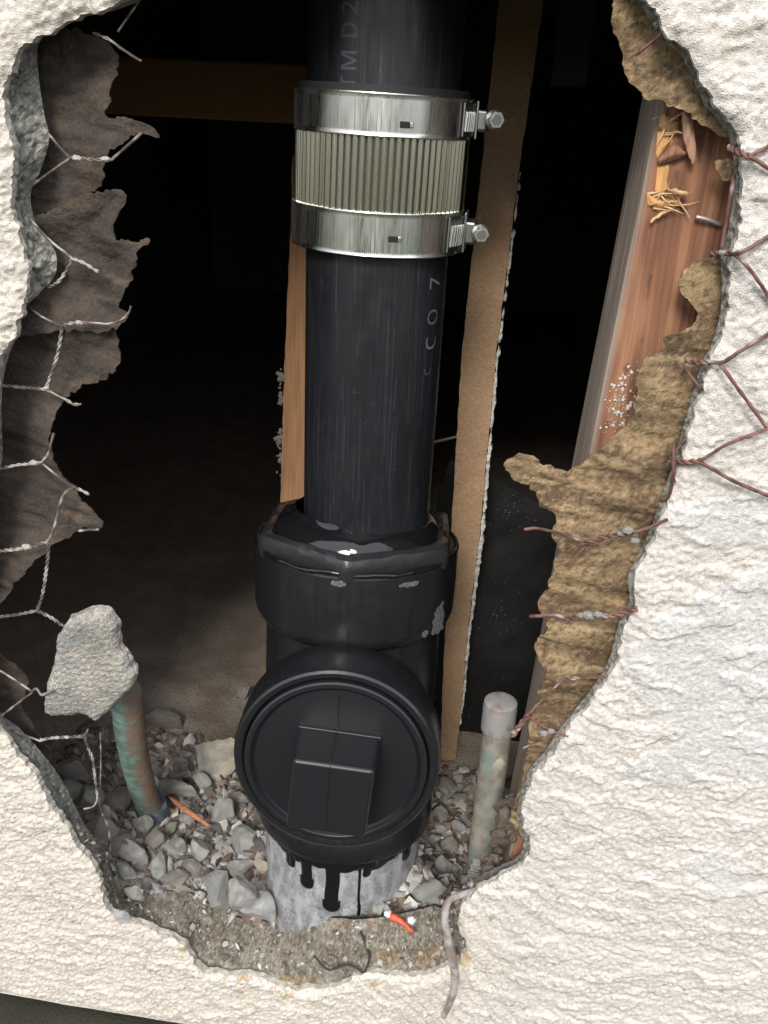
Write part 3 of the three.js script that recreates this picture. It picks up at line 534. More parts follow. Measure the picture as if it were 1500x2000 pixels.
{
  const t = thing('chicken_wire', 'rusty chicken wire with whitish knots hanging over the dark felt', 'wire mesh');
  const z = -.014, r = .00085, S = (p, tw, rad = r, zz = z) => strand(t, p, zz, rad, rust, tw);
  S([[276, -4], [252, 30], [230, 62]], false, .0007); S([[182, 64], [212, 76]], true, .0007); S([[212, 76], [242, 98], [276, 120]], false);
  S([[96, 262, -.02], [112, 282], [134, 306]]); S([[66, 360, -.02], [104, 332], [142, 305]]); S([[138, 306], [180, 312], [222, 311]], true); S([[220, 310], [250, 284], [277, 260]], false, .001);
  S([[46, 408, -.02], [80, 452], [110, 480], [141, 504]], false, .001); S([[140, 504], [166, 515], [192, 531]], true, .0008); S([[141, 505], [130, 528], [114, 550], [94, 562, -.02]], true, .0008);
  S([[58, 602, -.02], [88, 622], [118, 636]]); S([[118, 635], [148, 630], [178, 630]], true); S([[178, 630], [214, 632], [238, 624], [252, 610], [256, 598]], false, .0008); S([[121, 638], [117, 668], [110, 700], [100, 730], [90, 759]], true, .0009);
  S([[-30, 752], [20, 754], [48, 757], [90, 760]], true, .0009); S([[90, 761], [112, 772], [130, 781]]); S([[130, 781], [142, 789], [158, 790]], true, .0008);
  S([[-30, 922], [0, 916], [34, 908], [60, 906], [82, 903]], true); S([[82, 903], [95, 884], [100, 864], [105, 846]], false, .001); S([[84, 906], [110, 928], [138, 949]]); S([[138, 949], [156, 956], [174, 966]], true, .0008); S([[148, 950], [128, 962], [117, 984], [110, 1016], [100, 1044], [92, 1060]], false, .0012);
  S([[-30, 1080], [0, 1076], [36, 1072], [66, 1066], [92, 1058]], true, .0011); S([[96, 1060], [93, 1092], [89, 1124], [83, 1160], [73, 1192]], true, .001); S([[-30, 1216], [0, 1205], [36, 1200], [73, 1192]], true, .001); S([[74, 1193], [96, 1204], [122, 1222, -.02]], true, .001);
  S([[154, 1037], [172, 1035], [193, 1034]], false, .0011);
  S([[-20, 1298], [0, 1310], [32, 1330], [64, 1351]], false, .001); S([[-20, 1414], [0, 1400], [34, 1374], [64, 1352]], false, .001); S([[64, 1350], [70, 1344], [78, 1354], [92, 1354, .004], [106, 1348, .007], [114, 1340, .007]], false, .0013);
  S([[-10, 1412], [14, 1423], [44, 1434], [77, 1447]]); S([[77, 1446], [100, 1441], [128, 1440], [160, 1438]], true, .0011); S([[160, 1438], [168, 1432], [172, 1424, -.02]]); S([[165, 1440], [172, 1460], [180, 1480], [184, 1506], [187, 1530], [190, 1552]], true, .0009); S([[190, 1552], [189, 1564], [182, 1575], [164, 1580]]); S([[196, 1430, -.022], [197, 1480, -.022], [196, 1540, -.022]], false, .0007);
  S([[190, 1556], [200, 1590, -.03], [212, 1620, -.036], [214, 1668, -.04]], true, .0009);
  for (const [x, y, q] of [[66, 904, .0018], [52, 1068, .0022], [150, 309, .0016], [206, 311, .0016], [154, 630, .0014], [90, 758, .0012], [130, 1440, .0013]]) blob(t, x, y, z + .0008, q, 1.8, 'mortar_blob', M.blobGrey ||= std({ color: new THREE.Color(.36, .34, .31), roughness: 1 }));

  const u = thing('chicken_wire', 'reddish rusty chicken wire splayed out over the pale stucco edge', 'wire mesh');
  const W = (p, tw, rad = .001, zz = .004) => strand(u, p, zz, rad, redRust, tw);
  W([[1423, 288, -.008], [1444, 298], [1463, 305, .008]], true, .0013); W([[1463, 305, .008], [1484, 318, .006], [1530, 350, .002]], false, .0012); W([[1463, 305, .008], [1482, 296, .006], [1530, 270, .002]], false, .0012);
  W([[1434, 342, -.012], [1428, 380, -.008], [1422, 412, -.006], [1415, 450, -.006], [1410, 486, -.006]], false, .0014);
  W([[1388, 496, -.01], [1410, 494, -.002], [1432, 495, .004]], true, .0012); W([[1432, 495, .004], [1454, 514, .008], [1472, 536, .008], [1500, 577, .006], [1530, 620, .003]], false, .0012); W([[1432, 496, .004], [1450, 492, .008], [1500, 462, .005], [1530, 444, .002]], false, .0012);
  W([[1338, 703, -.008], [1364, 708, -.002], [1390, 707, .004]], true, .0013); W([[1390, 707, .004], [1412, 708, .007], [1436, 692, .009], [1500, 653, .007], [1530, 634, .004]], false, .0012); W([[1404, 710, .005], [1418, 726, .008], [1448, 768, .009], [1476, 806, .009], [1497, 834, .008]], false, .0013); W([[1334, 710, -.008], [1346, 730, -.007], [1364, 754, -.003], [1366, 774, -.006]], false, .0009);
  W([[1530, 826, .004], [1496, 838, .008], [1460, 852, .01], [1420, 868, .01], [1390, 886, .009], [1366, 901, .007]], false, .0013); W([[1368, 900, .007], [1336, 903, .002], [1306, 898, -.006]], true, .0014); W([[1366, 902, .007], [1398, 920, .01], [1434, 940, .01], [1500, 968, .007], [1530, 980, .003]], false, .0013);
  W([[1319, 856, -.006], [1315, 884, -.002], [1316, 920, .002], [1312, 948, .001], [1304, 972, -.002], [1292, 974, -.004]], false, .0013); W([[1347, 848, -.003], [1330, 868, -.001], [1310, 894, -.003]], false, .001);
  W([[1024, 1034, -.01], [1044, 1032, -.01], [1080, 1038, -.008], [1112, 1048, -.007], [1140, 1058, -.006]], false, .0012); W([[1138, 1060, -.006], [1180, 1050, -.003], [1228, 1042, .001]], true, .0013); W([[1228, 1042, .001], [1264, 1032, .002], [1304, 1014, .002]], false, .0012); W([[1104, 1106, -.008], [1126, 1086, -.007], [1144, 1066, -.006]], false, .0009);
  W([[1034, 1204, -.008], [1060, 1203, -.008], [1088, 1202, -.006], [1110, 1210, -.004]], false, .0014); W([[1104, 1208, -.004], [1150, 1203, -.002], [1200, 1202, .001], [1244, 1188, .004]], true, .0014);
  W([[1099, 1328, -.006], [1074, 1352, -.005], [1048, 1378, -.004], [1030, 1398, -.002]], false, .0009); W([[1034, 1394, -.002], [1016, 1416, 0], [1000, 1438, .002]], true, .0016); W([[1104, 1327, -.006], [1140, 1323, -.003], [1186, 1321, .002]], true, .0011); W([[1032, 1398, -.004], [1060, 1418, -.004], [1090, 1432, -.002], [1110, 1438, .001]], false, .0008); W([[1022, 1461, -.006], [1054, 1446, -.004]], false, .0008);
  W([[1242, 108, -.012], [1266, 88, -.008], [1293, 66, -.004]], false, .0009);
  for (const [x, y, q, zz] of [[1226, 1036, .0026, .002], [1212, 1042, .0016, .001], [1150, 1202, .0028, -.001], [1135, 1202, .002, -.002], [1168, 1200, .0022, 0], [1240, 1056, .0022, -.002], [1004, 1430, .0015, .002], [1062, 1432, .0022, -.003], [1076, 1428, .002, -.003], [1412, 494, .0018, 0]]) blob(u, x, y, zz, q, 1.4, 'mortar_blob', M.blobPale ||= std({ color: new THREE.Color(.52, .5, .46), roughness: 1, bumpMap: rep(gritB, 2), bumpScale: .001 }));
}

// ------------------------------------------------------------------ black drain: pipes, coupling, tee, plug
const ya = (px, py, z = AX) => onZ(px, py, z).y;
function pipeGeo(r, y0, y1, seg = 128, rows = 40) {   // u runs round from the back, u = .5 faces out of the wall
  const pos = [], uv = [], idx = [];
  for (let j = 0; j <= rows; j++) for (let i = 0; i <= seg; i++) { const a = (i / seg - .5) * Math.PI * 2; pos.push(Math.sin(a) * r, y0 + (y1 - y0) * j / rows, Math.cos(a) * r); uv.push(i / seg, j / rows); }
  for (let j = 0; j < rows; j++) for (let i = 0; i < seg; i++) { const a = j * (seg + 1) + i; idx.push(a, a + 1, a + seg + 1, a + 1, a + seg + 2, a + seg + 1); }
  const g = geoOf(pos, idx, uv), nn = g.attributes.normal; for (let i = 0; i < pos.length / 3; i++) { const L = Math.hypot(pos[i * 3], pos[i * 3 + 2]); nn.setXYZ(i, pos[i * 3] / L, 0, pos[i * 3 + 2] / L); }
  return g;
}
function pipeMat(H, draw, s0) {
  const W = 1024, HH = 1024, c = document.createElement('canvas'); c.width = W; c.height = HH; const x = c.getContext('2d');
  x.fillStyle = 'rgb(27,28,32)'; x.fillRect(0, 0, W, HH);
  seed = s0;
  for (let k = 0; k < 900; k++) { const u = rr(0, W), v = rr(0, HH), l = rr(20, 260); x.strokeStyle = `rgba(${150 + rnd() * 50 | 0},${155 + rnd() * 50 | 0},${165 + rnd() * 50 | 0},${rr(.01, .11)})`; x.lineWidth = rr(.5, 3.5); x.beginPath(); x.moveTo(u, v); x.lineTo(u + rr(-3, 3), v + l); x.stroke(); }
  for (let k = 0; k < 260; k++) { const u = rr(0, W), v = rr(0, HH); x.strokeStyle = `rgba(190,195,205,${rr(.03, .2)})`; x.lineWidth = rr(.5, 1.4); x.beginPath(); x.moveTo(u, v); x.lineTo(u + rr(-24, 24), v + rr(-9, 9)); x.stroke(); }
  for (let k = 0; k < 900; k++) { x.fillStyle = `rgba(180,185,190,${rr(.03, .25)})`; const q = rr(.6, 2.4); x.fillRect(rr(0, W), rr(0, HH), q, q * rr(.6, 2.5)); }
  draw(x, W, HH);
  const t = new THREE.CanvasTexture(c); t.colorSpace = THREE.SRGBColorSpace;
  return std({ color: 0xffffff, map: t, roughness: .78, roughnessMap: rep(scratchRough, 1, 1) });
}
const PR = .0446;
{
  const yTop = .34, yMid = ya(567, 300), yHub = ya(520, 1010) - .02;
  const upper = thing('drain_pipe', 'black plastic pipe with pale lettering running up above the metal coupling', 'pipe', [0, 0, AX]);
  const H1 = yTop - yMid;
  mesh('pipe_wall', pipeGeo(PR, yMid + .002, yTop), pipeMat(H1, (x, W, H) => {
    x.save(); const cx = W * (.5 - 18 / 360), py = v => H * (1 - (v - yMid) / H1);
    x.translate(cx, py(ya(680, 206, AX + PR))); x.rotate(-Math.PI / 2); x.scale(H / H1 / 1000, W / (2 * Math.PI * PR) / 1000);
    x.font = '13px sans-serif'; x.textAlign = 'center'; x.textBaseline = 'middle'; x.fillStyle = 'rgba(200,205,215,.26)';
    const step = (ya(680, 50, AX + PR) - ya(680, 145, AX + PR)) * 1000 / 2;
    [...'ASTM D2661'].reduce((s, ch, i) => { const w = ch === ' ' ? .35 : 1; x.fillText(ch, (s + w / 2 - 1.6) * step * .93, 0); return s + w; }, 0);
    x.restore();
  }, 77), upper);
  const lower = thing('drain_pipe', 'scuffed black plastic pipe between the metal coupling and the tee', 'pipe', [0, 0, AX]);
  const H2 = yMid - yHub;
  mesh('pipe_wall', pipeGeo(PR, yHub, yMid - .002), pipeMat(H2, (x, W, H) => {
    const py = v => H * (1 - (v - yHub) / H2), cx = W * (.5 + 62 / 360);
    const put = (s, yy, size, al, dx = 0) => { x.save(); x.translate(cx + dx, py(yy)); x.rotate(-Math.PI / 2); x.scale(H / H2 / 1000, W / (2 * Math.PI * PR) / 1000); x.font = `${size}px sans-serif`; x.textAlign = 'center'; x.textBaseline = 'middle'; x.fillStyle = `rgba(205,210,220,${al})`; x.fillText(s, 0, 0); x.restore(); };
    const zz = AX + PR * .4;
    put('7', ya(840, 545, zz), 15, .42); put('O', ya(836, 612, zz), 15, .34); put('C', ya(832, 664, zz), 15, .42);
    put('C', ya(832, 718, zz), 9, .25, -6);
  }, 501), lower);
}
{
  // shielded coupling
  const y = { a: ya(569, 160), b: ya(568, 174), c: ya(568, 252), d: ya(568, 386), e: ya(569, 466), f: ya(571, 470) };
  const t = thing('pipe_coupling', 'stainless steel shielded coupling with ribbed sleeve joining two black pipes', 'coupling', [0, (y.c + y.d) / 2, AX]);
  const o = (y.c + y.d) / 2, r0 = .0503, L = k => y[k] - o;
  mesh('rubber_sleeve', lathe([[PR + .0003, L('a')], [.0495, L('a')], [.0502, L('a') - .001], [.0502, L('f') + .001], [.0495, L('f')], [PR + .0003, L('f')]], 128), M.rubber, t);
  const ribs = 76, seg = ribs * 10, pos = [], idx = [], uv = [], rows = 6;
  for (let j = 0; j <= rows; j++) for (let i = 0; i <= seg; i++) { const a = i / seg * Math.PI * 2, s = Math.cos(i / 10 * Math.PI * 2), flat = ss(R(74), R(77), Math.abs(a - R(160)) < 9 ? a : 0) * (1 - ss(R(104), R(107), a)); const r = r0 + .0007 + .001 * Math.sign(s) * Math.pow(Math.abs(s), .7) * (1 - flat) + flat * .0012; pos.push(Math.sin(a) * r, L('c') + .004 + (L('d') - L('c') - .008) * j / rows, Math.cos(a) * r); uv.push(i / seg * 6, j / rows); }
  for (let j = 0; j < rows; j++) for (let i = 0; i < seg; i++) { const a = j * (seg + 1) + i; idx.push(a, a + seg + 1, a + 1, a + 1, a + seg + 1, a + seg + 2); }
  const unusedBrush = 0 && dataTex(256, 256, (u, v) => { const g = .55 + .25 * tile(u, v, 6, 41) + .3 * tile(u * .05, v, 120, 42); return [g, g, g]; });
  M.steel.roughnessMap = rep(scratchRough, 5, .4); M.steel.roughness = .64;
  mesh('ribbed_sleeve', geoOf(pos, idx, uv), std({ color: new THREE.Color(.74, .72, .62), metalness: 1, roughness: .22 }), t);
  for (const [hi, lo, turn, slotPx] of [['b', 'c', 92, [788, 243]], ['d', 'e', 86, [768, 468]]]) {
    const yh = L(hi), yl = L(lo), rb = r0 + .0022, h = yh - yl;
    const band = mesh('clamp_band', lathe([[rb - .001, yh - .0004], [rb + .0002, yh], [rb + .0004, yh - .0005], [rb + .0001, yh - .0014], [rb, yh - .0026], [rb, yh - .003], [rb, yl + .003], [rb, yl + .0026], [rb + .0001, yl + .0014], [rb + .0004, yl + .0005], [rb + .0002, yl], [rb - .001, yl + .0004]], 160), M.steel, t);
    const loc = (phi, rad, yy) => [Math.sin(R(phi)) * rad, yy, Math.cos(R(phi)) * rad];
    const put = (name, g, mat, phi, rad, yy, roll = 0) => { const m = mesh(name, g, mat, band); m.position.set(...loc(phi, rad, yy)); m.rotation.set(0, R(phi), roll); return m; };
    // near-black block painting the shade of a hole, with a pressed lip
    const sp = onZ(slotPx[0], slotPx[1], AX + rb), phi = Math.asin(clamp(sp.x / rb, -1, 1)) / R(1);
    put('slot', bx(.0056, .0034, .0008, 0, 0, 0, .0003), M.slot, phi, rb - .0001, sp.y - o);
    put('slot_lip', bx(.0022, .003, .0016, 0, 0, 0, .0006), M.steel, phi + 4.2, rb + .0003, sp.y - o);
    // tail of the band with its thread slots, and the worm housing
    for (let k = 0; k < 6; k++) put('thread_ridge', bx(.0009, h * .5, .0016, 0, 0, 0, .0004), M.steel, turn - 24 + k * 3.4, rb + .0014, (yh + yl) / 2 - .001, -.12);
    put('band_tail', bx(.02, h * .82, .0012, 0, 0, 0, .0005), M.steelDark, turn - 17, rb + .0004, (yh + yl) / 2);
    const hs = put('screw_housing', mergeGeometries([bx(.019, h * .56, .0074, 0, 0, 0, .002), bx(.021, h * .95, .0016, 0, 0, -.0032, .0006)]), M.steelDark, turn + 4, rb + .0052, (yh + yl) / 2);
    const screw = new THREE.CylinderGeometry(.0034, .0034, .024, 20).rotateZ(Math.PI / 2).translate(-.006, 0, 0);
    const hexg = new THREE.CylinderGeometry(.0046, .0046, .0034, 6).rotateZ(Math.PI / 2).translate(-.0185, 0, 0), fl = lathe([[.0001, .0012], [.0042, .0012], [.0054, .0002], [.0054, -.0012], [.0001, -.0012]], 28).rotateZ(Math.PI / 2).translate(-.0162, 0, 0);
    const clean = g => { const q = g.index ? g.toNonIndexed() : g; return q; };
    const sc = put('worm_screw', mergeGeometries([clean(screw), clean(hexg), clean(fl)]), M.steel, turn + 4, rb + .0085, (yh + yl) / 2 + .001);
    sc.rotation.y += R(12);
    const hole = mesh('screw_head_recess', new THREE.CylinderGeometry(.0028, .0028, .0006, 20).rotateZ(Math.PI / 2).translate(-.0204, 0, 0), M.steelDark, band); hole.position.copy(sc.position); hole.rotation.copy(sc.rotation);
  }
  t.rotation.z = R(-.8);
}
// tee with hexagonal bushing
const hubP = onZ(699, 1022, AX);
const TEE = V(hubP.x, hubP.y, AX), TILT = R(-6.5);
const tee = thing('cleanout_tee', 'glossy black plastic cleanout tee with hexagonal bushing and dripping cement', 'pipe fitting', [TEE.x, TEE.y, TEE.z]);
tee.rotation.order = 'YXZ'; tee.rotation.set(TILT, R(4), 0);
// the branch opens out of the wall; its centre height along the tilted axis
const inv = () => { tee.updateMatrixWorld(true); return tee.matrixWorld.clone().invert(); };
const BR = .0682, FACE = .104;
let branchY;
{
  const m = inv(); const o = camera.position.clone().applyMatrix4(m), d = dirOf(675, 1492).transformDirection(m); branchY = o.y + d.y * (FACE - o.z) / d.z;
  const yAt = (px, py) => { const dd = dirOf(px, py).transformDirection(m); return o.y + dd.y * (0 - o.z) / dd.z; };
  const HR = .0732, BODY = .0648, yF = (px, py, z) => { const dd = dirOf(px, py).transformDirection(m); return o.y + dd.y * (z - o.z) / dd.z; };
  const h0 = yF(690, 1128, HR), h2 = yF(690, 1286, HR), h1 = h2 + .0125, b1 = yF(690, 1686, BODY), b0 = b1 + .016;
  const rows = [[HR - .010, h0 + .001], [HR - .003, h0 + .001], [HR, h0 - .002], [HR + .0004, (h0 + h1) / 2], [HR, h1], [HR - .0008, h1 - .0035], [HR - .003, h1 - .0075], [HR - .006, h1 - .0105], [BODY, h2], [BODY - .0002, h2 - .004], [BODY, b0 + .012], [BODY + .004, b0 + .002], [BODY + .0052, b0 - .004], [BODY + .0052, b1 + .004], [BODY + .004, b1 + .001], [BODY - .004, b1]];
  mesh('tee_body', lathe(rows, 128), M.abs, tee);
  // branch collar pointing out of the wall
  const col = lathe([[BR - .008, FACE - .014], [BR - .0068, FACE - .002], [BR - .0056, FACE - .0005], [BR - .0024, FACE], [BR - .0008, FACE - .0012], [BR, FACE - .004], [BR + .0006, FACE - .02], [BR + .0006, FACE - .034], [BR - .0006, FACE - .038], [.063, FACE - .044], [.06, .04], [.058, .02], [.054, 0]], 128);
  col.rotateX(Math.PI / 2); col.translate(0, branchY, 0);
  mesh('branch_collar', col, M.abs, tee);
  // mould seam down the front and a raised ring mark
  mesh('mould_seam', tube([V(.002, h1 + .01, HR + .0002), V(.003, h1 - .004, HR - .0006), V(.003, h2, BODY + .0006), V(.003, h2 - .012, BODY + .0003)], .0006, null, { seg: 6 }), M.abs, tee);
  // hexagonal bushing: six flats, rounded, with a recess round the pipe
  const ring = [[.985, h0 - .004], [1.0, h0 + .002], [1.0, h0 + .007], [.98, h0 + .0108], [.93, h0 + .0128], [.87, h0 + .0122], [.82, h0 + .006], [.74, h0 - .004], [.61, h0 - .006]], n = 120, pos = [], idx = [], uv = [];
  const hex = a => { const k = Math.PI / 3, q = ((a % k) + k) % k - k / 2; return Math.min(.0752, .0662 / Math.cos(q)); };
  ring.forEach(([s, y], j) => { for (let i = 0; i <= n; i++) { const a = i / n * Math.PI * 2 , w = ss(.62, .95, s), r = (hex(a + R(0)) * w + .0722 * (1 - w)) * s + (j < 6 ? .0011 * fbm(Math.sin(a) * 5, y * 90, Math.cos(a) * 5 + j) : 0); pos.push(Math.sin(a) * r, y + (j > 0 && j < 7 ? .0016 * N(Math.sin(a) * 4, j, Math.cos(a) * 4) : 0), Math.cos(a) * r); uv.push(i / n, j / 8); } });
  for (let j = 0; j + 1 < ring.length; j++) for (let i = 0; i < n; i++) { const a = j * (n + 1) + i; idx.push(a, a + 1, a + n + 1, a + 1, a + n + 2, a + n + 1); }
  mesh('hexagonal_bushing', creased(geoOf(pos, idx, uv), R(35)), M.bush = std({ color: new THREE.Color(.02, .02, .021), roughness: .6, roughnessMap: scratchRough }), tee);
  // wet cement pooled in the recess and squeezed out under the flange
  const pool = []; const cp = [];
  { const p2 = [], i2 = [], u2 = [], rr2 = [[.0606, h0 + .006], [.0598, h0 + .0096], [.0583, h0 + .0128], [.056, h0 + .0158], [.0532, h0 + .0182], [.0505, h0 + .0198], [.0478, h0 + .0208], [.0456, h0 + .022], [.0447, h0 + .0245]]; const m2 = 120;
    rr2.forEach(([r, y], j) => { for (let i = 0; i <= m2; i++) { const a = i / m2 * Math.PI * 2; p2.push(Math.sin(a) * r, y + (j > 5 ? .004 : .0012) * N(Math.sin(a) * 4 + 3, j * .6, Math.cos(a) * 4), Math.cos(a) * r); u2.push(i / m2, j / 8); } });
    for (let j = 0; j + 1 < rr2.length; j++) for (let i = 0; i < m2; i++) { const a = j * (m2 + 1) + i; i2.push(a, a + 1, a + m2 + 1, a + 1, a + m2 + 2, a + m2 + 1); }
    mesh('cement_pool', geoOf(p2, i2, u2), M.cement, tee); }
  { const q = []; for (let i = 0; i <= 90; i++) { const a = R(-110 + 220 * i / 90); q.push(V(Math.sin(a) * (HR - .0012), h0 + .0006 + .0022 * N(a * 3, 2, 5), Math.cos(a) * (HR - .0012))); }
    mesh('cement_bead', tube(q, t => .0017 * (1 + .7 * N(t * 24, 1, 3)), null, { seg: 8, wobble: .2 }), M.cement, tee); }
  // grey smears of dried primer, raised a fraction
  const smear = (phi, y, w, h, s) => { const g = slab({ inside: (x, yy) => 1 * (Math.min(w, h) - Math.hypot(x * Math.min(w, h) / w, yy * Math.min(w, h) / h)) + Math.min(w, h) * .9 * fbm(x * 200 + s, yy * 200, s), box: [-w * 1.6, -h * 1.6, w * 1.6, h * 1.6], res: .0009, front: (x, yy) => .0003, back: null, color: (x, yy) => N(x * 900, yy * 900, s) > 0 ? [.13, .13, .13] : [.05, .052, .055] }); const p = g.attributes.position; for (let i = 0; i < p.count; i++) { const a = R(phi) + p.getX(i) / HR, r = HR + .0006; p.setXYZ(i, Math.sin(a) * r, y + p.getY(i), Math.cos(a) * r); } g.computeVertexNormals(); mesh('primer_smear', g, M.smear ||= std({ vertexColors: true, roughness: .9, side: THREE.DoubleSide }), tee); };
  smear(58, h1 + .004, .008, .011, 4); smear(46, h1 - .001, .003, .003, 9); smear(-4, h0 - .005, .005, .0022, 21); smear(34, h0 - .007, .008, .002, 31);
  // cement running down from the lower socket
  tee.userData.low = b1;
}
{
  // threaded plug with square head, screwed into the branch
  const t = thing('cleanout_plug', 'black round cleanout plug with raised square head screwed into the tee', 'plug');
  t.position.copy(V(0, branchY, FACE).applyMatrix4(tee.matrixWorld)); t.rotation.order = 'YXZ'; t.rotation.set(TILT, R(4), R(-1.5));
  const disc = lathe([[.0001, -.0008], [.05, -.001], [.0535, -.0012], [.0548, -.0004], [.0556, .0012], [.0566, .002], [.0592, .002], [.0602, .001], [.0606, -.0015], [.0606, -.012], [.0001, -.012]], 128); disc.rotateX(Math.PI / 2);
  mesh('plug_disc', disc, M.plug, t);
  const w0 = .0268, w1 = .0252, hgt = .036, rd = .0028;
  const g = new RoundedBoxGeometry(2 * w0, 2 * w0, hgt + .008, 5, rd); g.translate(0, 0, (hgt + .008) / 2 - .008);
  const p = g.attributes.position; for (let i = 0; i < p.count; i++) { const k = 1 - (1 - w1 / w0) * clamp(p.getZ(i) / hgt); p.setXY(i, p.getX(i) * k, p.getY(i) * k); }
  const head = mesh('square_head', g, M.plug, t); head.position.set(.0005, -.002, 0); head.rotation.z = R(-2.5);
  const pl = new RoundedBoxGeometry(2 * w0 + .001, 2 * w0 + .001, .0075, 3, .0009); const plm = mesh('added_highlight_rim', pl, M.plug, t); plm.position.set(.0005, -.002, -.0015); plm.rotation.z = R(-2.5);  // rim added so the base of the head catches a highlight line
  mesh('mould_seam', tube([V(-.0005, w0 + .026, .0014), V(-.0005, w0 + .004, .0012), V(-.0005, w0 - .0002, .003), V(-.0005, w1 + .0002, hgt - .003), V(-.0005, w1 - .003, hgt + .0001), V(-.0005, -w1 + .004, hgt + .0001)], .0002, null, { seg: 5 }), M.plug, t).userData.label = 'thin mould line over the square head';
}
{
  // old stub that the tee is glued to, with black cement runs on it
  const r = .0632, px = onZ(688, 1690, AX + .02), low = tee.userData.low, top = V(0, low + .012, 0).applyMatrix4(tee.matrixWorld);
  const t = thing('stub_pipe', 'pale gray mottled pipe stub rising from the rubble under the tee', 'pipe', [top.x - .001, top.y, top.z]);
  const H = .13, g = pipeGeo(r, -H, 0, 420, 130);
  tint(g, (x, y, z) => { const a = Math.atan2(x, z); let c = mixc([.2, .205, .215], [.32, .325, .33], ss(-.22, .25, fbm(a * 6, y * 60, 4))); if (N(a * 34, y * 300, 7) + .5 * N(a * 7, y * 40, 9) > .32) c = mixc(c, [.09, .09, .1], .6); c = mixc(c, [.46, .46, .46], .5 * ss(.05, .35, N(a * 9, y * 40, 17) + .35 * N(a * 50, y * 500, 3))); return c; });
  mesh('pipe_wall', g, std({ color: 0xffffff, vertexColors: true, roughness: .7, bumpMap: rep(gritB, 4, 2), bumpScale: .0006 }), t);
  const end = V(0, low, 0).applyMatrix4(tee.matrixWorld).sub(t.position);
  // black cement that ran down from the socket: one thin skin with drips
  const m4 = t.position, phiOf = px => { const p = onZ(px, 1700, m4.z + r * .9); return Math.asin(clamp((p.x - m4.x) / r, -1, 1)) * r; }, lowOf = py => onZ(690, py, m4.z + r).y - m4.y;
  const DR = [[567, 1726, .0042], [580, 1708, .003], [601, 1752, .0052], [652, 1786, .0062], [704, 1796, .0012], [788, 1730, .0052], [718, 1722, .0028], [815, 1696, .005], [546, 1700, .005], [626, 1704, .007], [676, 1708, .008], [735, 1710, .012], [762, 1706, .008]].map(([px, py, w]) => [phiOf(px), lowOf(py), w]);
  const skin = slab({ inside: (x, y) => { let d = y - (end.y - .004) - .003 * N(x * 70, 2, 5) - .0014 * N(x * 190, 2, 9); for (const [c, lo, w] of DR) { const ww = w * (y - lo < .012 ? 1.12 : .86), q = ww - Math.hypot(x - c - .0012 * N(y * 60, c * 90, 3), Math.max(0, lo + w - y, y - end.y)); d = Math.max(d, q + Math.max(0, .002 - Math.abs(d)) * .3); } return d; }, box: [-.11, end.y - .075, .11, end.y + .016], res: .0007, front: (x, y, d) => .0009 * Math.sqrt(clamp(d / .0026)) + .0003, back: null, color: () => [1, 1, 1] });
  const kp = skin.attributes.position; for (let i = 0; i < kp.count; i++) { const a = kp.getX(i) / r, q = r + kp.getZ(i); kp.setXYZ(i, Math.sin(a) * q, kp.getY(i), Math.cos(a) * q); } skin.computeVertexNormals();
  mesh('cement_run', skin, M.cement, t);
}

// ------------------------------------------------------------------ other pipes
{
  const base = onDirt(958, 1705), d = base.z, cx = onZ(962, 1500, d).x;
  const yc = onZ(965, 1366, d).y, yb = onZ(965, 1424, d).y;
  const t = thing('copper_pipe', 'stubbed gray green copper pipe with domed end cap beside the stucco edge', 'pipe', [cx, base.y, d]);
  const cols = (x, y, z) => { const a = Math.atan2(x, z); let c = mixc([.25, .25, .21], [.38, .37, .32], ss(-.25, .25, fbm(x * 90, y * 70, z * 90 + 3))); if (N(x * 60 + 4, y * 50, z * 60 + 9) > .3) c = mixc(c, [.24, .34, .31], .55); if (N(x * 160, y * 160, z * 160 + 13) > .3) c = mixc(c, [.3, .18, .12], .6); return c; };
  const body = new THREE.CylinderGeometry(.0113, .0113, yb - base.y + .05, 40, 60, true).translate(0, (yb - base.y - .05) / 2 + .002, 0);
  mesh('pipe_wall', tint(body, cols), std({ vertexColors: true, roughness: .75, bumpMap: rep(gritB, 2, 4), bumpScale: .0006 }), t);
  const h = yc - yb, cap = lathe([[.0001, h + .0004], [.008, h + .0002], [.0112, h - .0003], [.0126, h - .0015], [.0131, h - .006], ...[1, 2, 3, 4, 5, 6, 7].map(k => [.0131, h - .006 + (.007 - h) * k / 8]), [.0131, .001], [.0126, 0], [.0112, 0]], 48); cap.translate(0, yb - base.y, 0);
  mesh('end_cap', tint(cap, (x, y, z) => { const n = fbm(x * 130, y * 90, z * 130); return n > -.06 ? [.42, .42, .42] : mixc([.33, .27, .24], [.42, .4, .39], ss(-.3, -.06, n)); }), std({ vertexColors: true, roughness: .55, metalness: .25 }), t);
  const sd = blobGeo(.006, 1.3, 3); function blobGeo(r, sy, s) { const g = mergeVertices(new THREE.IcosahedronGeometry(1, 3)), a = g.attributes.position; for (let i = 0; i < a.count; i++) { const x = a.getX(i), y = a.getY(i), z = a.getZ(i), k = r * (1 + .4 * fbm(x * 2 + s, y * 2, z * 2)); a.setXYZ(i, x * k, y * k * sy, z * k * .6); } g.computeVertexNormals(); return g; }
  sd.translate(.003, yb - base.y - .026, .0085); mesh('solder_lump', tint(sd, () => [.4, .37, .31]), std({ vertexColors: true, roughness: .8 }), t);
}
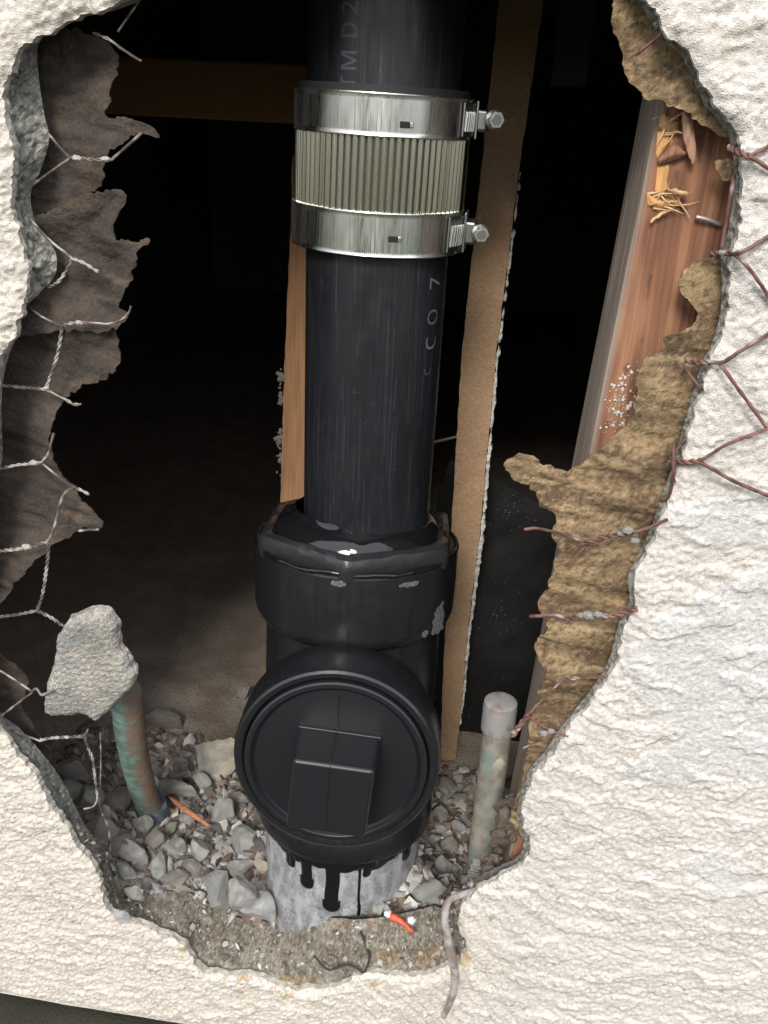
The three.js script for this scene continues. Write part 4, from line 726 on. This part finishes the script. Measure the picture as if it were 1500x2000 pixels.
{
  const a = onZ(244, 1350, -.07), b = onDirt(296, 1590); const m = a.clone().lerp(b, .5);
  const t = thing('corroded_pipe', 'bent green corroded copper pipe leaning out of the rubble', 'pipe', [b.x, b.y, b.z]);
  const P = [a, m.clone().add(V(-.002, 0, .004)), b, b.clone().add(V(.006, -.04, -.006))].map(v => v.clone().sub(b));
  mesh('pipe_wall', tube(P, s => .0125 - .002 * s, (x, y, z) => { const n = fbm(x * 60 + 3, y * 60, z * 60), s = ss(-.003, .005, x - P[0].x * y / P[0].y + .016 * n - .002); return mixc(mixc([.12, .19, .16], [.2, .3, .26], ss(-.2, .2, N(x * 160, y * 160, z * 160))), mixc([.26, .15, .085], [.23, .19, .15], ss(-.2, .2, N(x * 140, y * 140, z * 140 + 4))), y > .03 ? s : s * .5); }, { seg: 20, per: 6, wobble: .06 }), std({ vertexColors: true, roughness: .9, bumpMap: rep(gritB, 2, 3), bumpScale: .001 }), t);
  mesh('tape_wrap', tube([V(.0005, .012, 0), V(.001, -.006, 0), V(.004, -.03, -.004)], .0138, (x, y, z) => mixc([.05, .06, .08], [.16, .18, .22], ss(-.2, .3, fbm(x * 120, y * 60, z * 120))), { seg: 18, wobble: .2 }), std({ vertexColors: true, roughness: .7 }), t);
}

// ------------------------------------------------------------------ hanging chunk of stucco
{
  const z = -.008, p = smoothPoly(poly([[128, 1220], [158, 1208], [190, 1208], [206, 1222], [216, 1250], [220, 1284], [238, 1312], [250, 1340], [246, 1358], [230, 1374], [212, 1394], [192, 1412], [178, 1420], [158, 1404], [110, 1406], [86, 1394], [90, 1340], [102, 1290], [106, 1250]], z), 3);
  const g = slab({ inside: (x, y) => sdf(p, x, y) + .0015 * N(x * 150, y * 150, 2), box: bbox(p), res: .0012, front: (x, y, d) => z - .006 * (1 - Math.sqrt(clamp(1 - (1 - clamp(d / .007)) ** 2))) + .003 * fbm(x * 30, y * 30, 3, 2) + .0012 * ss(0, .5, (k => k[1] - k[0])(cells(x * 230, y * 230))) + .0009 * N(x * 420, y * 420, 9) - .12 * (x + .2), back: (x, y, d) => z - .012 - .004 * clamp(d / .01) - .12 * (x + .2), wallSteps: 4, wallNoise: .002, color: (x, y) => { const n = fbm(x * 50, y * 50, 8) + (x + .178) * 7; const k = N(x * 420, y * 420, 3); return mixc(mixc([.5, .5, .46], [.7, .64, .56], ss(-.15, .2, n)), k > .1 ? [.72, .68, .62] : [.3, .29, .26], .45 * ss(.1, .4, Math.abs(k))); } });
  tag(mesh('stucco_chunk', g, M.mortar), 'pale chunk of broken stucco hanging in the chicken wire', 'stucco chunk');
}

// ------------------------------------------------------------------ rubble
function stoneGeo(s, sx, sy, sz, cols, angular = .75, rough = 0) {
  seed = s * 7919 + 13;
  const g = mergeVertices(new THREE.IcosahedronGeometry(1, 5)), a = g.attributes.position, planes = [];
  const sq = rr(.5, 1.05), sw = rr(.8, 1.15); sz *= sq; sx *= sw;
  for (let k = 0; k < 15; k++) planes.push([V(rr(-1, 1), rr(-1, 1), rr(-1, 1)).normalize(), rr(angular - .32, angular + .1)]);
  const v = V();
  for (let i = 0; i < a.count; i++) {
    v.fromBufferAttribute(a, i);
    for (const [n, h] of planes) { const d = v.dot(n) - h; if (d > 0) v.addScaledVector(n, -d); }
    v.multiplyScalar(1 + .16 * fbm(v.x * 3 + s, v.y * 3, v.z * 3) + .05 * N(v.x * 9, v.y * 9, v.z * 9 + s) + rough * (.5 * N(v.x * 4, v.y * 5, v.z * 4) + .4 * N(v.x * 11, v.y * 13, v.z * 11))); a.setXYZ(i, v.x * sx, v.y * sy, v.z * sz);
  }
  tint(g, (x, y, z) => { let c = mixc(cols[0], cols[1], ss(-.25, .25, fbm(x / sx * 1.6 + s, y / sy * 1.6, z / sz * 1.6))); if (cols[2] && N(x / sx * 2.2 + s, y / sy * 2.2, z / sz * 2.2) > .25) c = cols[2]; return c; });
  return creased(g, R(28));
}
const grey = [[.37, .36, .33], [.56, .545, .505]], pale = [[.42, .4, .35], [.6, .57, .5]], brownish = [[.31, .275, .245], [.44, .4, .36]];
let stoneNo = 0;
function stone(px, py, wpx, hpx, cols, label, group, rot = 0, name = 'stone', flat = .7) {
  const p = onDirt(px, py + hpx * .32), dist = p.distanceTo(camera.position), s = dist / 1800;
  const sx = wpx * s / 2 * 1.4, sy = hpx * s / 2 * 1.4;
  const g = stoneGeo(++stoneNo, sx, sy, Math.min(sx, sy) * flat * 1.25, cols);
  g.rotateZ(rot); g.rotateX(-.45);
  g.computeBoundingBox(); const m = mesh(name, g, M.stone); m.position.set(p.x, p.y - g.boundingBox.min.y * .62, p.z);
  return tag(m, label, 'stone', group);
}
stone(420, 1484, 92, 66, [[.34, .33, .31], [.66, .59, .47], [.62, .55, .44]], 'pale two toned angular stone touching the rim of the plug', null, .3);
stone(441, 1584, 62, 58, grey, 'light gray rough stone beside the orange sliver tip', null, .2);
stone(490, 1648, 98, 56, [[.36, .37, .34], [.48, .48, .44]], 'wide greenish gray stone leaning near the pale stub pipe', null, .45);
stone(427, 1722, 68, 68, [[.33, .33, .32], [.38, .38, .37]], 'smooth rounded gray stone on the mortar ledge', null, -.3);
stone(508, 1764, 62, 46, [[.42, .43, .43], [.66, .66, .65]], 'white and gray stone at the foot of the stub pipe', null, -.2);
stone(473, 1744, 64, 52, grey, 'gray stone wedged between the smooth one and the white one', null, .2);
stone(392, 1656, 48, 46, grey, 'small gray stone under the orange sliver', null, .7);
stone(344, 1652, 42, 40, grey, 'round gray pebble with dark gaps around it', 'gray rubble pebbles', .1);
stone(308, 1690, 30, 46, grey, 'upright narrow gray stone behind the mortar ledge', null, .2);
stone(512, 1688, 34, 30, [[.6, .5, .4], [.66, .58, .48]], 'small cream colored stone next to the stub pipe', null, .4);
stone(348, 1540, 58, 36, grey, 'flat gray stone beside the taped end of the green pipe', null, -.15);
stone(327, 1404, 66, 40, brownish, 'flat brown stone behind the green corroded pipe', null, -.2);
stone(474, 1352, 34, 30, grey, 'lone gray stone on the dirt beside the black branch collar', null, .5);
stone(143, 1500, 78, 52, brownish, 'large brown gray stone under the hanging stucco chunk', null, .1);
stone(197, 1626, 62, 54, brownish, 'brown gray stone against the broken mortar by the wire', null, .4);
stone(834, 1738, 60, 54, [[.38, .38, .34], [.5, .5, .46]], 'gray green stone behind the rusty strap', null, .3);
stone(898, 1616, 34, 22, [[.4, .41, .42], [.5, .51, .52]], 'small bluish gray chip between stub and copper pipe', null, -.2);
stone(870, 1530, 40, 36, grey, 'gray stone in the shade behind the plug', null, .2);
stone(240, 1790, 30, 24, [[.62, .61, .6], [.72, .71, .7]], 'white plaster crumb in the corner of the broken sill', null, .2);
stone(804, 1766, 34, 24, [[.6, .58, .54], [.7, .68, .64]], 'off white chip beside the red plastic bit', null, .1);
const L1 = 'gray brown rubble fragment among the stones left of the drain', G1 = 'loose rubble fragments';
for (const [x, y, w, h] of [[173, 1558, 48, 44], [227, 1560, 50, 50], [140, 1546, 44, 32], [233, 1650, 60, 36], [264, 1672, 56, 38], [225, 1632, 30, 28], [280, 1610, 36, 30], [250, 1700, 40, 26], [300, 1640, 34, 30], [366, 1600, 38, 26], [320, 1580, 30, 22], [395, 1530, 44, 26], [375, 1690, 36, 30], [470, 1560, 40, 26], [505, 1600, 34, 28], [470, 1690, 40, 30], [340, 1712, 40, 26], [290, 1725, 34, 24], [180, 1600, 34, 26], [260, 1740, 30, 22], [300, 1500, 34, 22], [360, 1490, 40, 20], [860, 1590, 34, 28], [880, 1650, 40, 34], [860, 1690, 44, 32], [900, 1560, 26, 20], [845, 1640, 26, 22]])
  stone(x, y, w, h, rnd() > .45 ? grey : brownish, x < 600 ? 'gray brown rubble fragment among the stones beside the green pipe' : 'gray brown rubble fragment between the stub pipe and the copper pipe', x < 600 ? 'rubble fragments beside the green pipe' : 'rubble fragments by the copper pipe', rr(-.6, .6), 'rubble_fragment');
seed = 31337;
for (const [x, y, w, h] of [[280, 1560, 40, 16], [330, 1620, 44, 18], [410, 1615, 36, 14], [455, 1640, 40, 16], [250, 1610, 34, 14], [300, 1670, 42, 15], [360, 1735, 38, 14], [400, 1700, 34, 14], [215, 1690, 36, 14], [450, 1700, 30, 12], [385, 1560, 36, 14], [330, 1690, 26, 12], [500, 1560, 30, 12], [850, 1610, 32, 13], [875, 1700, 36, 14]])
  stone(x, y, w, h, pale, x < 600 ? 'thin pale flake of plaster lying among the stones beside the green pipe' : 'thin pale flake of plaster between the stub pipe and the copper pipe', x < 600 ? 'plaster flakes beside the green pipe' : 'plaster flakes by the copper pipe', rr(-.5, .5), 'plaster_flake', .8).rotation.set(rr(-.3, .5), rr(-.8, .8), 0);
{
  // countless grit
  const small = mergeVertices(new THREE.IcosahedronGeometry(1, 0).deleteAttribute('uv').deleteAttribute('normal')); const a = small.attributes.position; for (let i = 0; i < a.count; i++) { const k = .55 + .8 * hash2(i, 17); a.setXYZ(i, a.getX(i) * k, a.getY(i) * k * .75, a.getZ(i) * k); }
  const gg = small.toNonIndexed(); gg.computeVertexNormals();
  const n = 15600, im = new THREE.InstancedMesh(gg, std({ color: 0xffffff, roughness: .95 }), n), q = new THREE.Object3D(), c = new THREE.Color(); seed = 99;
  for (let k = 0; k < n; k++) {
    const z = -.03 - .2 * Math.pow(rnd(), 1.2), x = rr(-.3, .2); let r = .0006 + .0062 * Math.pow(rnd(), 5.5);
    if (k < 14000) q.position.set(x, dirtY(x, z) + r * .3, z); else { q.position.copy(SILL[rnd() * SILL.length | 0]); q.position.x += rr(-.002, .002); r = .0004 + .0026 * Math.pow(rnd(), 5); } q.scale.set(r * rr(.7, 1.4), r * rr(.5, 1), r * rr(.7, 1.3)); q.rotation.set(rr(0, 6), rr(0, 6), rr(0, 6)); q.updateMatrix(); im.setMatrixAt(k, q.matrix);
    const t = rnd(), b = rr(.6, 1.2); t < .4 ? c.setRGB(.36 * b, .345 * b, .32 * b) : t < .7 ? c.setRGB(.2 * b, .14 * b, .105 * b) : t < .86 ? c.setRGB(.1 * b, .09 * b, .085 * b) : c.setRGB(.48 * b, .46 * b, .42 * b); im.setColorAt(k, c);
  }
  im.name = 'gravel'; im.castShadow = im.receiveShadow = true; tag(im, 'fine gravel and grit strewn over the dirt inside the wall', 'gravel', null, 'stuff'); scene.add(im);
}
// slivers, plastic, strap, thread
{
  const P = (x, y, up = .004) => { const p = onDirt(x, y); p.y += up; return p; };
  const a = P(330, 1574, .012), b = P(366, 1609, .016), c = P(410, 1630, .01);
  const gs = tube([a, b, c], t => .0029 * (1 - .8 * Math.pow(Math.abs(t - .55) * 1.9, 2)), (x, y, z) => mixc([.3, .12, .06], [.44, .19, .095], ss(-.4, .4, N(x * 300, y * 300, z * 300))), { seg: 7, wobble: .25 });
  tag(mesh('terracotta_sliver', gs, std({ vertexColors: true, roughness: .75 })), 'curved orange sliver lying across the rubble', 'sliver');
  const r0 = onZ(762, 1788, -.017), r1 = onZ(806, 1820, -.011);
  tag(mesh('plastic_shard', tube([r0, r0.clone().lerp(r1, .5).add(V(0, .002, 0)), r1], t => .003 * (1 - .55 * t), () => [.6, .1, .05], { seg: 6, wobble: .5 }), std({ vertexColors: true, roughness: .5 })), 'small bright red plastic shard on the broken sill', 'plastic shard');
  const wp = (x, y, r, l, zz = -.014) => { const m = blob(null, x, y, zz, r, 1.1, 'white_pebble', std({ color: new THREE.Color(.72, .72, .71), roughness: .8 })); tag(m, l, 'pebble'); };
  wp(804, 1797, .0032, 'round white pebble touching the red plastic shard'); wp(758, 1786, .003, 'white pebble at the upper tip of the red shard', -.017);
  // ribbed white fragment
  const q = onDirt(918, 1728), h = []; for (let k = 0; k < 9; k++) h.push(bx(.009 - .0006 * Math.abs(k - 4), .0024, .007, .0012 * (k % 2), k * .0034 - .001, 0, .001));
  const rf = mesh('ribbed_fragment', mergeGeometries(h), M.gypsum); rf.position.copy(q); rf.rotation.z = -.12; tag(rf, 'ribbed white plaster fragment standing against the copper pipe', 'fragment');
  // rusty strap hanging over the sill
  const sp = [[930, 1738, -.012], [900, 1748, -.006], [876, 1760, .0], [869, 1790, .004], [872, 1820, .006], [880, 1856, .0075], [888, 1900, .009], [886, 1934, .0095], [876, 1964, .01], [866, 1984, .0105]].map(v => onZ(...v));
  tag(mesh('rusty_rod', tube(sp, t => .0022 + .0008 * Math.sin(t * 3.1), (x, y, z) => { const n = N(x * 90, y * 90, z * 90); return mixc([.2, .15, .13], [.36, .33, .31], ss(-.3, .2, n + .4 * N(x * 400, y * 400, z * 400))); }, { seg: 10, wobble: .15 }), std({ vertexColors: true, roughness: .7 })), 'gray rusty bent rod drooping over the lower stucco edge', 'rod');
  const th = [[704, 1818], [712, 1840], [721, 1868], [716, 1890], [710, 1900], [696, 1890], [680, 1884], [660, 1890], [642, 1894], [628, 1884], [614, 1866]].map(([x, y]) => onZ(x, y, -.0185 * clamp((1925 - y) / 135) + .0015));
  tag(mesh('black_thread', tube(th, .0009, () => [.03, .03, .035], { seg: 5 }), std({ vertexColors: true, roughness: .8 })), 'thin black thread looping over the broken mortar sill', 'thread');
  // mud clod by the copper pipe
  const cp = onZ(1000, 1640, -.035);
  const mgs = []; for (let k = 0; k < 64; k++) { const g = stoneGeo(300 + k, 1, 1, 1, [[.2, .145, .11], [.36, .29, .23], k % 5 ? [.27, .19, .13] : [.5, .46, .42]], .8, .2); seed = 900 + k * 31; const v = rr(-1, 1), q = rr(.003, .009); g.scale(q, q * rr(.7, 1.3), q * .8); g.translate(.013 * rr(-1, 1) * (1 - .55 * v) - v * .002, v * .036 - .008, rr(-.012, .008) - .004); mgs.push(g); }
  const mm = mesh('mud_clod', mergeGeometries(mgs), M.stone); mm.position.copy(cp); tag(mm, 'brown crumbly mud clod packed beside the copper pipe', 'clod');
  // nail in the stud
  tag(mesh('nail', tube([onZ(1360, 423, FZ + .004), onZ(1385, 430, FZ + .004), onZ(1408, 440, FZ + .002)], .0011, () => [.5, .48, .46], { seg: 8 }), std({ vertexColors: true, metalness: .6, roughness: .45 })), 'bent silver nail lying against the reddish stud', 'nail');
}
shadows(scene);
renderer.render(scene, camera);
